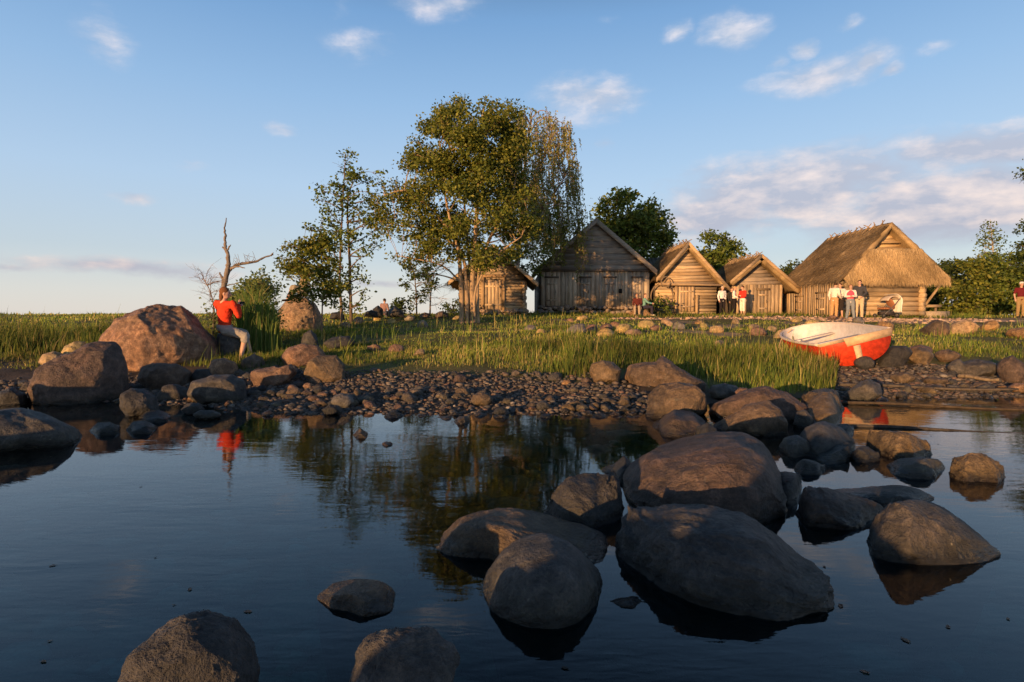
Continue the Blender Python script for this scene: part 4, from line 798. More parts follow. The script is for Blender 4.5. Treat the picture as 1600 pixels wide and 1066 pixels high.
def boards_h(mb, y, zb, zt, xl, xr, pal, w=.2, th=.03):
    """xl(z), xr(z): ends of the boards at height z"""
    z = zb
    while z < zt - .03:
        h = min(w * RNG.uniform(.8, 1.2), zt - z); d = RNG.uniform(-.01, .01); g = RNG.uniform(.006, .014)
        a, b, c, e = xl(z), xr(z), xr(z + h - g), xl(z + h - g)
        if b - a > .05:
            if c < e: c = e = (c + e) / 2
            slab(mb, [(a, y - th + d - .012, z), (b, y - th + d - .012, z), (c, y - th + d, z + h - g), (e, y - th + d, z + h - g)], (0, th, 0), pick(pal))
        z += h
def logs_x(mb, x0, x1, y, zb, zt, r, pal, over=.18):
    z = zb + r; k = 0
    while z < zt:
        pts = np.array([(x0 - over * RNG.uniform(.7, 1.2), y, z), ((x0 * 2 + x1) / 3, y + RNG.normal(0, .012), z), ((x0 + 2 * x1) / 3, y + RNG.normal(0, .012), z), (x1 + over * RNG.uniform(.7, 1.2), y, z)])
        tube(mb, pts, r * RNG.uniform(.95, 1.08, 4), 9, pick(pal)); z += 1.82 * r; k += 1
def logs_y(mb, x, y0, y1, zb, zt, r, pal, over=.18):
    z = zb
    while z < zt:
        tube(mb, [(x, y0 - over * RNG.uniform(.7, 1.2), z), (x, (y0 + y1) / 2, z), (x, y1 + over, z)], r * RNG.uniform(.95, 1.06, 3), 9, pick(pal)); z += 1.82 * r
def stones_row(mb, x0, x1, y, zb, zt, r0=.16):
    for z in np.arange(zb + r0 * .5, zt, r0 * 1.1):
        x = x0
        while x < x1:
            r = r0 * RNG.uniform(.55, 1.1); S, F = unit_stone(int(RNG.integers(60)) + 700, .8, 2); mb.add(S * [r, r, r * .8] + [x, y + RNG.normal(0, .05), z + RNG.normal(0, .03)], F, np.array([(.26, .2, .15), (.3, .22, .16), (.2, .17, .15)][RNG.integers(3)]) * RNG.uniform(.8, 1.2)); x += r * 1.5
THP = [(.35, .245, .125), (.29, .20, .105), (.41, .29, .15), (.21, .15, .085), (.46, .335, .18)]
def straw(mb, quad, nrm, n, L=.5, up=.075, w=.009):
    """thin straws lying down a thatched slope: quad = eave left, eave right, ridge right, ridge left"""
    q = np.array(quad, float); s, t_ = RNG.random((2, n)); s = s[:, None]; t_ = t_[:, None]
    p = (q[0] * (1 - s) + q[1] * s) * (1 - t_) + (q[3] * (1 - s) + q[2] * s) * t_
    dn = (q[0] + q[1]) / 2 - (q[2] + q[3]) / 2; dn /= np.linalg.norm(dn); sd = np.cross(nrm, dn)
    l = L * RNG.uniform(.4, 1.2, (n, 1)); dv = dn + sd * RNG.normal(0, .12, (n, 1)) ; lift = RNG.uniform(.2, 1, (n, 1)) * up
    a = p + nrm * .004; b = p + dv * l * .6 + nrm * lift * .5; c = p + dv * l + nrm * lift
    ww = sd * w
    V = np.stack([a - ww, a + ww, b + ww, b - ww, c], 1).reshape(-1, 3); i = np.arange(n)[:, None] * 5; base = mb.n
    C = np.array(THP)[RNG.integers(5, size=n)] * RNG.uniform(.7, 1.25, (n, 1)) * (1 + .35 * np.sin(p[:, :1] * 2.1 + p[:, 1:2] * 1.3) * np.sin(p[:, 2:] * 2.7 + p[:, :1]))
    mb.add(V, i + [0, 1, 2, 3], np.repeat(C, 5, 0)); mb.f.append(i + [3, 2, 4] + base)
def slope(mb, quad, th, nu=26, nv=16, rag=.05, col=THP, bump=.03, sd=0):
    """a thick thatched slope with an uneven skin and ragged eave"""
    q = np.array(quad, float); n_ = np.cross(q[1] - q[0], q[3] - q[0]); n_ /= np.linalg.norm(n_)
    if n_[2] < 0: n_ = -n_
    s, t_ = np.meshgrid(np.linspace(0, 1, nu), np.linspace(0, 1, nv), indexing='ij'); s = s[..., None]; t_ = t_[..., None]
    p = (q[0] * (1 - s) + q[1] * s) * (1 - t_) + (q[3] * (1 - s) + q[2] * s) * t_
    lower = p - n_ * th
    b = np.array([[noise.fractal(Vector(v) * 2.2 + Vector((sd, 0, 0)), .8, 2, 4) for v in row] for row in p])[..., None]
    upp = p + n_ * b * bump
    dn = (q[0] + q[1]) / 2 - (q[2] + q[3]) / 2; dn /= np.linalg.norm(dn); rg = RNG.normal(0, rag, nu)
    patch = np.array([[noise.fractal(Vector(v) * 1.3 + Vector((9 + sd, 3, 0)), .8, 2, 4) for v in row] for row in p]); upp[:, 0] += dn * rg[:, None]; lower[:, 0] += dn * rg[:, None] * .8 + dn * .02
    A = np.concatenate([upp.reshape(-1, 3), lower.reshape(-1, 3)]); N_ = nu * nv; I_ = np.arange(N_).reshape(nu, nv); F = []
    for i in range(nu - 1):
        for j in range(nv - 1):
            a, b_, c, d = I_[i, j], I_[i + 1, j], I_[i + 1, j + 1], I_[i, j + 1]; F.append((a, b_, c, d)); F.append((a + N_, d + N_, c + N_, b_ + N_))
        F.append((I_[i, 0], I_[i, 0] + N_, I_[i + 1, 0] + N_, I_[i + 1, 0])); F.append((I_[i, -1], I_[i + 1, -1], I_[i + 1, -1] + N_, I_[i, -1] + N_))
    for j in range(nv - 1):
        F.append((I_[0, j], I_[0, j + 1], I_[0, j + 1] + N_, I_[0, j] + N_)); F.append((I_[-1, j], I_[-1, j] + N_, I_[-1, j + 1] + N_, I_[-1, j + 1]))
    C = np.array(THP)[RNG.integers(3, size=len(A))] * .85 * np.clip(1 + .55 * np.tile(patch.ravel(), 2), .5, 1.5)[:, None]; mb.add(A, F, C); return n_
def poles_ridge(root, x, y0, y1, z, n, L=.5, c=(.3, .22, .14), spread=.26):
    for i in range(n):
        y = y0 + (y1 - y0) * (i + .5) / n + RNG.normal(0, .04); mb = MB(); h = L * RNG.uniform(.8, 1.15)
        for s in (-1, 1): yy = RNG.normal(0, .1); tube(mb, [(x - s * spread, y + s * .03, z - h * .62), (x, y + s * .03, z + .02), (x + s * spread * .55 * RNG.uniform(.5, 1.5), y + s * .03 + yy, z + h * .38 * RNG.uniform(.6, 1.3))], [.032, .028, .02], 5, np.array(c) * RNG.uniform(.8, 1.2))
        mb.build('ridge_pole', M['wood_v'], root)
def door(root, x0, x1, zb, zt, y, pal, hang=True, name='door'):
    mb = MB(); n = max(3, int((x1 - x0) / .16)); xs = np.linspace(x0, x1, n + 1)
    for a, b in zip(xs[:-1], xs[1:]): box(mb, a, b - .008, y - .05 + RNG.uniform(-.006, .006), y - .012, zb, zt, pick(pal))
    for z in (zb + .2 * (zt - zb), zb + .8 * (zt - zb)): box(mb, x0 + .03, x1 - .03, y - .075, y - .052, z - .04, z + .04, pick(pal))
    d = mb.build(name, M['wood_v'], root)
    h = MB(); tube(h, curve([(x1 - .1, y - .06, zb + .46 * (zt - zb)), (x1 - .1, y - .11, zb + .48 * (zt - zb)), (x1 - .1, y - .06, zb + .56 * (zt - zb))], 4), .014, 6, (.08, .07, .06)); h.build('handle', M['wood_v'], d)
    return d
def gable_hut(name, label, Yf, wx, zb, ze, za, ov, depth, front, gpal, thatch=True, rth=.2, eave_l=None, eave_r=None, fover=.3, gy=0, gw=.2, sidepal=DARKW, rim=WARMW, straws=5000):
    """wx: wall ends (m); ze: wall head; za: apex of the roof top; ov: eave overhang"""
    x0, x1 = wx; xm = (x0 + x1) / 2; root = empty(name, (xm, Yf, zb), label, 'hut')
    gz = float(H(xm, Yf)) - .15
    k = (za - ze) / ((x1 - x0) / 2 + ov + 0.0)
    xe0 = eave_l if eave_l is not None else x0 - ov; xe1 = eave_r if eave_r is not None else x1 + ov
    zl, zr = za - k * (xm - xe0), za - k * (xe1 - xm)
    # walls
    mb = MB()
    for x in (x0, x1): box(mb, x - .04, x + .04, Yf + .05, Yf + depth, gz, ze, (.09, .075, .06))
    box(mb, x0, x1, Yf + depth - .04, Yf + depth + .03, gz, ze, (.1, .08, .065)); box(mb, x0, x1, Yf + .03, Yf + .06, gz, ze + .05, (.06, .05, .04))
    slab(mb, [(x0, Yf + depth, ze), (x1, Yf + depth, ze), (xm, Yf + depth, za - .1), (xm - .01, Yf + depth, za - .1)], (0, .05, 0), (.1, .08, .065))
    bx = mb.build('side_walls', M['wood_h'], root)
    mb = MB(); front(mb, root, gz); mb.build('front_wall', M['wood_h' if front.__name__ == 'logs' else 'wood_v'], root)
    mb = MB(); off = rth / math.cos(math.atan(k)) + .02
    boards_h(mb, Yf + gy, ze, za - off, lambda z: max(x0 - .06, xm - (za - off - z) / k), lambda z: min(x1 + .06, xm + (za - off - z) / k), gpal, gw)
    slab(mb, [(x0, Yf + .05 + gy, ze), (x1, Yf + .05 + gy, ze), (xm + .01, Yf + .05 + gy, za - off), (xm, Yf + .05 + gy, za - off)], (0, .03, 0), (.05, .04, .035))
    mb.build('gable', M['wood_h'], root)
    # roof
    y0, y1 = Yf - fover, Yf + depth + .3; mb = MB()
    L = [(xe0, y0, zl), (xe0, y1, zl), (xm, y1, za), (xm, y0, za)]; Rr = [(xe1, y1, zr), (xe1, y0, zr), (xm, y0, za), (xm, y1, za)]
    if thatch:
        for q in (L, Rr): n_ = slope(mb, q, rth, sd=RNG.uniform(0, 50)); straw(mb, q, n_, straws + 2500)
    else:
        for q in (L, Rr):
            q = np.array(q); n_ = np.cross(q[1] - q[0], q[3] - q[0]); n_ /= np.linalg.norm(n_); m_ = int(depth / .18)
            for i in range(m_):
                a, b = i / m_, (i + .95) / m_; d = n_ * RNG.uniform(-.01, .01)
                slab(mb, [q[0] * (1 - a) + q[1] * a + d, q[0] * (1 - b) + q[1] * b + d, q[3] * (1 - b) + q[2] * b + d, q[3] * (1 - a) + q[2] * a + d], -n_ * .06, pick(DARKW))
    roof = mb.build('roof', M['thatch'] if thatch else M['wood_h'], root)
    # barge boards on the front rim
    for s in (-1, 1):
        mb = MB(); xe, z_ = (xe0, zl) if s < 0 else (xe1, zr); up = np.array([0, 0, .02]); w_ = .2 if not thatch else .16
        a = np.array([xe, y0 - .035, z_]) ; b = np.array([xm, y0 - .035, za])
        dn = np.array([0, 0, -w_ / math.cos(math.atan(k))])
        slab(mb, [a + up, b + up, b + up + dn, a + up + dn] if s > 0 else [b + up, a + up, a + up + dn, b + up + dn], (0, .03, 0), pick(rim))
        mb.build('bargeboard', M['wood_h'], root)
    return root, gz
def hx(px, Y): return (px - 800) / 900 * Y / (1 - 0) / 1.0 if False else P(px, 480, Y)[0]
def hz(px, py, Y): return P(px, py, Y)[2]

# small log hut beside the alder
def logs(mb, root, gz): logs_x(mb, hx(722, 28), hx(818, 28), 28.02, gz + .3, hz(770, 440, 28) + .1, .085, LOGW, .16)
r_, gz = gable_hut('log_hut', 'small low log hut half hidden behind the alder stems', 28, (hx(722, 28), hx(818, 28)), hz(770, 487, 28), hz(770, 437, 28), hz(770, 384, 28), .45, 5, logs, WARMW, rth=.12, eave_l=hx(701, 28), eave_r=hx(840, 28), fover=.55, straws=2500)
door(r_, hx(757, 28), hx(785, 28), hz(770, 486, 28), hz(770, 438, 28), 27.94, WARMW)
mb = MB(); box(mb, hx(752.5, 28), hx(757, 28), 27.84, 27.93, hz(770, 487, 28), hz(770, 434, 28), (.36, .25, .14)); box(mb, hx(785.2, 28), hx(789, 28), 27.84, 27.93, hz(770, 487, 28), hz(770, 434, 28), (.36, .25, .14)); box(mb, hx(750, 28), hx(792, 28), 27.83, 27.92, hz(770, 433.8, 28), hz(770, 430, 28), (.33, .22, .12)); mb.build('door_frame', M['wood_v'], r_)
mb = MB(); stones_row(mb, hx(722, 28), hx(822, 28), 27.9, float(H(hx(770, 28), 28)) - .05, hz(770, 486, 28)); mb.build('foundation', M['shingle'], r_, smooth=True)
mb = MB(); logs_y(mb, hx(818, 28), 28.02, 33, gz + .37, hz(770, 440, 28) + .1, .085, LOGW, .22); mb.build('corner_logs', M['wood_y'], r_); mb = MB(); logs_y(mb, hx(722, 28), 28.02, 33, gz + .37, hz(770, 440, 28) + .1, .085, LOGW, .22); mb.build('corner_logs', M['wood_y'], r_)

# the big gabled barn
YB = 32
def barn_front(mb, root, gz): boards_v(mb, hx(845, YB), hx(1014, YB), hz(930, 481, YB), hz(930, 423, YB), YB, GREYW, .2)
r_, gz = gable_hut('gabled_barn', 'big grey wooden barn with a tall plain gable, second from the left', YB, (hx(845, YB), hx(1014, YB)), hz(930, 486, YB), hz(930, 424, YB), hz(930, 344, YB), .33, 8, barn_front, DARKW, thatch=False, rth=.1, eave_l=hx(836, YB), eave_r=hx(1024, YB), gy=-.06, gw=.3, rim=GREYW)
for a, b in ((853, 871), (906, 922), (944, 961), (988, 1002)):
    s = door(r_, hx(a, YB), hx(b, YB), hz(930, 478, YB), hz(930, 435, YB), YB - .035, DARKW if a in (906, 944) else GREYW, name='shutter')
    mb = MB(); box(mb, hx(a - 2, YB), hx(b + 2, YB), YB - .13, YB - .05, hz(930, 434.6, YB), hz(930, 432, YB), (.14, .11, .085)); mb.build('head_board', M['wood_h'], s); mb = MB(); box(mb, hx(a - 2, YB), hx(b + 2, YB), YB - .12, YB - .05, hz(930, 480, YB), hz(930, 478.3, YB), (.16, .12, .09)); mb.build('sill', M['wood_h'], s)
mb = MB(); box(mb, hx(966.5, YB), hx(971.5, YB), YB - .06, YB - .035, hz(930, 458.5, YB), hz(930, 451.5, YB), (.012, .01, .009)); mb.build('peep_hole', M['paint'], r_)
mb = MB(); box(mb, hx(843, YB), hx(1016, YB), YB - .16, YB - .045, hz(930, 424.5, YB), hz(930, 420.5, YB), (.17, .135, .105)); mb.build('gable_beam', M['wood_h'], r_)
mb = MB(); stones_row(mb, hx(845, YB), hx(1014, YB), YB - .05, float(H(hx(930, YB), YB)) - .1, hz(930, 481, YB), .2); mb.build('foundation', M['shingle'], r_, smooth=True)

# log hut with the long beam
YC = 32
def logs(mb, root, gz): logs_x(mb, hx(1026, YC), hx(1116, YC), YC + .02, gz + .2, hz(1070, 446, YC) + .1, .095, LOGW, .1)
r_, gz = gable_hut('thatched_log_hut', 'thatched log hut with a long beam and coiled hoops on its front', YC, (hx(1026, YC), hx(1116, YC)), hz(1070, 488, YC), hz(1070, 446, YC), hz(1077, 380, YC), .5, 4.3, logs, WARMW, rth=.24, eave_l=hx(1021, YC), eave_r=hx(1134, YC), fover=.55, gy=-.1, gw=.17)
poles_ridge(r_, (hx(1026, YC) + hx(1116, YC)) / 2, YC - .4, YC + 4.4, hz(1077, 380, YC) + .03, 13, .42)
door(r_, hx(1059, YC), hx(1084, YC), hz(1070, 487, YC), hz(1070, 448, YC), YC - .1, WARMW)
for a, b in ((1053, 1057), (1085, 1089)):
    mb = MB(); box(mb, hx(a, YC), hx(b, YC), YC - .24, YC - .1, gz, hz(1070, 446 if a < 1060 else 461, YC), (.42, .3, .17)); mb.build('door_post', M['wood_v'], r_)
mb = MB(); tube(mb, [(hx(1025, YC), YC - .5, hz(1070, 445, YC)), (hx(1075, YC), YC - .5, hz(1070, 445.5, YC)), (hx(1124, YC), YC - .5, hz(1070, 446.5, YC))], .07, 8, (.36, .26, .16)); mb.build('front_beam', M['wood_h'], r_)
def hoop(label, cx, cy, Y, r, tilt, th=.022):
    c = P(cx, cy, Y); a = np.linspace(0, 2 * np.pi, 30); mb = MB(); pts = c + np.stack([np.cos(a) * r * .92, .06 * np.sin(a * 2) + tilt * np.sin(a), np.sin(a) * r], 1); tube(mb, pts, th, 6, (.24, .18, .12)); tube(mb, pts * 1 + [.03, .02, -.02], th * .8, 6, (.3, .22, .14))
    return tag(mb.build('wooden_hoop', M['wood_v'], smooth=True, loc=c), label, 'hoop')
hoop('large wooden hoop hanging left on the front of the log hut', 1034, 462, YC - .35, .66, .05)
hoop('small wooden hoop hung on the beam end of the log hut', 1040, 440, YC - .62, .27, .03)
# fourth hut, upright boards
YD = 32
def fd(mb, root, gz): boards_v(mb, hx(1143, YD), hx(1222, YD), gz, hz(1182, 444, YD), YD, WARMW, .19)
r_, gz = gable_hut('thatched_board_hut', 'smallest thatched hut, upright boards, behind the red jacket', YD, (hx(1143, YD), hx(1222, YD)), hz(1182, 489, YD), hz(1182, 445, YD), hz(1190, 399, YD), .5, 4.2, fd, DARKW, rth=.3, eave_l=hx(1135, YD), eave_r=hx(1243, YD), fover=.55, gw=.18, rim=WARMW)
poles_ridge(r_, (hx(1143, YD) + hx(1222, YD)) / 2, YD - .4, YD + 4.3, hz(1190, 399, YD) + .03, 12, .42)
door(r_, hx(1183, YD), hx(1199, YD), hz(1190, 489, YD), hz(1190, 454, YD), YD - .03, WARMW)
mb = MB(); box(mb, hx(1181, YD), hx(1201, YD), YD - .14, YD - .03, hz(1190, 453.7, YD), hz(1190, 450.5, YD), (.22, .16, .1)); mb.build('lintel', M['wood_h'], r_)

# the great thatched house on the right
YE = 28
def big_house():
    xl, xr = hx(1312, YE), hx(1437, YE); y1 = YE + 5.4; ex0, ex1, ey0, ey1 = 15.72, 20.75, 27.35, 34.3; zE, zR = 3.10, 5.82; xm = 18.3; ry0, ry1 = 28.35, 33.5
    gz = float(H(18, 28)) - .15; root = empty('thatched_house', (xm, YE + 2.5, gz + .15), 'largest house with a tall hipped thatched roof and log front', 'house')
    mb = MB(); logs_x(mb, xl, xr, YE + .02, gz + .2, 3.0, .125, LOGW, .25); mb.build('log_front', M['wood_h'], root)
    mb = MB(); logs_y(mb, xr, YE, y1, gz + .32, 3.0, .12, LOGW, .28); mb.build('corner_logs', M['wood_y'], root); mb = MB(); logs_y(mb, xl, YE, YE + .5, gz + .32, 3.0, .12, LOGW, .2); mb.build('corner_logs', M['wood_y'], root)
    mb = MB(); y = YE + .3                       # boarded left side
    while y < y1:
        w = .19 * RNG.uniform(.8, 1.25); d = RNG.uniform(-.012, .012); box(mb, xl - .17 + d, xl - .13, y, y + w - .01, gz, 2.95, pick(WARMW)); y += w
    mb.build('boarded_side', M['wood_v'], root)
    mb = MB(); box(mb, xl, xr, y1 - .1, y1, gz, 3, (.1, .08, .06)); box(mb, xl + .1, xr - .1, YE + .15, YE + .2, gz, 3, (.04, .03, .025)); box(mb, xl - .12, xl - .06, YE + .3, y1, gz, 3, (.04, .03, .025)); mb.build('back_wall', M['wood_h'], root)
    for (ya, yb, zt) in ((28.9, 29.75, 2.45), (31.2, 31.9, 2.35)):
        mb = MB(); ys = np.linspace(ya, yb, 5)
        for a, b in zip(ys[:-1], ys[1:]): box(mb, xl - .235, xl - .19, a, b - .01, gz + .2, zt, pick(WARMW))
        for z in (gz + .5, zt - .3): box(mb, xl - .26, xl - .237, ya + .03, yb - .03, z, z + .08, pick(WARMW))
        box(mb, xl - .27, xl - .19, ya - .05, yb + .05, zt + .003, zt + .07, (.2, .14, .08)); d = mb.build('door', M['wood_v'], root)
        mb = MB(); tube(mb, [(xl - .27, yb - .12, gz + 1.0), (xl - .3, yb - .12, gz + 1.08), (xl - .27, yb - .12, gz + 1.16)], .014, 6, (.07, .06, .05)); mb.build('handle', M['wood_v'], d)
    # roof: two long slopes, hipped front below a small gablet, hipped back
    gzb = 4.5; gxl, gxr = xm - (zR - gzb) * (xm - ex0) / (zR - zE), xm + (zR - gzb) * (ex1 - xm) / (zR - zE); gy = ry0 - .02
    mb = MB(); th = .19; hy = ey0 - .05 + (ry0 - .42 - ey0) * (gzb - zE) / (zR - zE)
    sl = [([(ex0, ey0, zE), (ex0, ey1, zE), (xm, ry1, zR), (xm, ry0 - .42, zR)], 1), ([(ex1, ey1, zE), (ex1, ey0, zE), (xm, ry0 - .42, zR), (xm, ry1, zR)], 1),
          ([(ex0 + .02, ey0 - .02, zE), (ex1 - .02, ey0 - .02, zE), (gxr, hy, gzb), (gxl, hy, gzb)], 1), ([(ex1, ey1, zE), (ex0, ey1, zE), (xm - .05, ry1, zR), (xm + .05, ry1, zR)], 1)]
    for i, (q, k) in enumerate(sl):
        n_ = slope(mb, q, th, 34, 20, .04, bump=.07, sd=i * 7.7)
        q_ = np.array(q); nn = n_ if i != 2 else n_; straw(mb, q, nn, 15000 if i in (0, 2) else 5000, .5, .08, .009)
    # eave fringe
    mb.build('roof', M['thatch'], root)
    mb = MB(); boards_h(mb, gy + .12, gzb - .05, zR - .35, lambda z: xm - (zR - .22 - z) * .95, lambda z: xm + (zR - .22 - z) * .95, [(.6, .44, .25), (.52, .37, .2)], .2); 
    for z in (gzb + .08, gzb + .38): tube(mb, [(xm - (zR - z) * .8, gy - .12, z), (xm + (zR - z) * .8, gy - .12, z)], .06, 7, (.38, .27, .15))
    mb.build('gablet', M['wood_h'], root)
    poles_ridge(root, xm, ry0, ry1, zR + .02, 9, .42)
    mb = MB(); tube(mb, [(xr + .25, YE - .05, 1.85), (xr + .9, YE - .25, 2.95)], .06, 7, (.34, .25, .15)); mb.build('eave_brace', M['wood_v'], root)
    mb = MB(); box(mb, xr + .3, xr + 1.0, YE - .1, YE + .25, 1.72, 1.84, (.32, .24, .15)); tube(mb, [(xr + .85, YE + .1, gz), (xr + .85, YE + .1, 1.72)], .06, 7, (.2, .15, .1)); mb.build('side_shelf', M['wood_h'], root)
    mb = MB(); box(mb, xr + .15, xr + 1.2, YE - .35, YE + .1, gz, gz + .42, (.34, .27, .19)); mb.build('stone_step', M['shingle'], root)
big_house()
# dark shed roofs seen in the gaps between the huts
def back_shed(label, px0, px1, py0, py1, Y):
    x0, x1 = hx(px0, Y), hx(px1, Y); z0, z1 = hz(px0, py1, Y), hz(px0, py0, Y); gz = float(H(x0, Y)); root = empty('back_shed', ((x0 + x1) / 2, Y, gz), label, 'shed')
    mb = MB(); box(mb, x0 + .15, x1 - .15, Y + .3, Y + 3.7, gz - .1, z0 + .05, (.1, .085, .07)); mb.build('wall', M['wood_v'], root)
    mb = MB(); m = 9
    for s in (0, 1):
        for i in range(m):
            a, b = x0 + (x1 - x0) * i / m, x0 + (x1 - x0) * (i + .95) / m; ya, yb = (Y, Y + 2) if s == 0 else (Y + 4, Y + 2.002)
            slab(mb, [(a, ya, z0), (b, ya, z0), (b, yb, z1), (a, yb, z1)], (0, 0, -.06), pick(DARKW))
    mb.build('roof', M['wood_h'], root)
back_shed('dark board-roofed shed seen between the barn and the log hut', 1010, 1062, 398, 440, 38)
back_shed('dark board-roofed shed seen between the two thatched huts', 1122, 1152, 418, 452, 38)
back_shed('dark board-roofed shed seen left of the great thatched house', 1222, 1262, 428, 462, 37)
# ------------------------------------------------------------------ people
def cap(mb, a, b, r0, r1, n=14):
    a, b = np.array(a, float), np.array(b, float); d = b - a; L = np.linalg.norm(d); d = d / (L + 1e-9)
    pts, rr = [], []
    for k in np.linspace(-90, 0, 5)[:-1]: pts.append(a + d * r0 * math.sin(R(k))); rr.append(max(.001, r0 * math.cos(R(k))))
    for k in np.linspace(0, 1, 5): pts.append(a + (b - a) * k); rr.append(r0 + (r1 - r0) * k)
    for k in np.linspace(0, 90, 5)[1:]: pts.append(b + d * r1 * math.sin(R(k))); rr.append(max(.001, r1 * math.cos(R(k))))
    tube(mb, pts, rr, n)
def ell(mb, c, ax, r):
    S, F = ico(3); X, Y, Z = [np.array(v, float) for v in ax]
    mb.add(np.array(c) + S[:, :1] * X * r[0] + S[:, 1:2] * Y * r[1] + S[:, 2:] * Z * r[2], F)
def fuse(mb, name, mat, parent, voxel=.011, smooth=4, loc=None):
    o = mb.build(name, mat, parent, True, loc)
    m = o.modifiers.new('r', 'REMESH'); m.mode = 'VOXEL'; m.voxel_size = voxel; m.use_smooth_shade = True
    s = o.modifiers.new('s', 'SMOOTH'); s.factor = .5; s.iterations = smooth
    dg = bpy.context.evaluated_depsgraph_get(); me = bpy.data.meshes.new_from_object(o.evaluated_get(dg)); o.modifiers.clear(); old = o.data; o.data = me; bpy.data.meshes.remove(old)
    
    if name in ('top', 'trousers', 'skirt', 'vest'):
        nv = len(me.vertices); co = np.zeros(nv * 3, np.float32); no = np.zeros(nv * 3, np.float32); me.vertices.foreach_get('co', co); me.vertices.foreach_get('normal', no); co = co.reshape(-1, 3); no = no.reshape(-1, 3)
        am = np.array([.011 * noise.fractal(Vector(q_), .8, 2, 3) + .007 * abs(noise.noise(Vector(q_) * .6)) for q_ in co * [9, 9, 13]]); me.vertices.foreach_set('co', (co + no * am[:, None]).astype(np.float32).ravel())
    me.materials.clear(); me.materials.append(mat); me.polygons.foreach_set('use_smooth', np.ones(len(me.polygons), bool)); return o
SK = plain('skin', (.52, .30, .21), .55, .35, 30, .15)
_cm = {}
def cloth(c):
    if c not in _cm: _cm[c] = plain('cloth', c, .9, .1, 26, .3, .5)
    return _cm[c]
STAND = dict(pel=(0, 0, .95), chest=(0, -.01, 1.27), neck=(0, 0, 1.46), head=(0, .025, 1.62), shL=(-.185, -.01, 1.40), shR=(.185, -.01, 1.40), elL=(-.25, -.03, 1.13), elR=(.25, -.03, 1.13), wrL=(-.25, .07, .90), wrR=(.25, .07, .90),
             hipL=(-.09, 0, .92), hipR=(.09, 0, .92), knL=(-.10, .025, .50), knR=(.10, .025, .50), anL=(-.11, -.02, .085), anR=(.11, -.02, .085))
SIT = dict(STAND, pel=(0, 0, .10), chest=(0, .03, .42), neck=(0, .05, .61), head=(0, .08, .77), shL=(-.185, .03, .55), shR=(.185, .03, .55), elL=(-.24, .06, .28), elR=(.24, .06, .28), wrL=(-.14, .27, .22), wrR=(.14, .27, .22),
           hipL=(-.1, .02, .09), hipR=(.1, .02, .09), knL=(-.12, .44, .10), knR=(.12, .44, .10), anL=(-.12, .46, -.32), anR=(.12, .46, -.32))
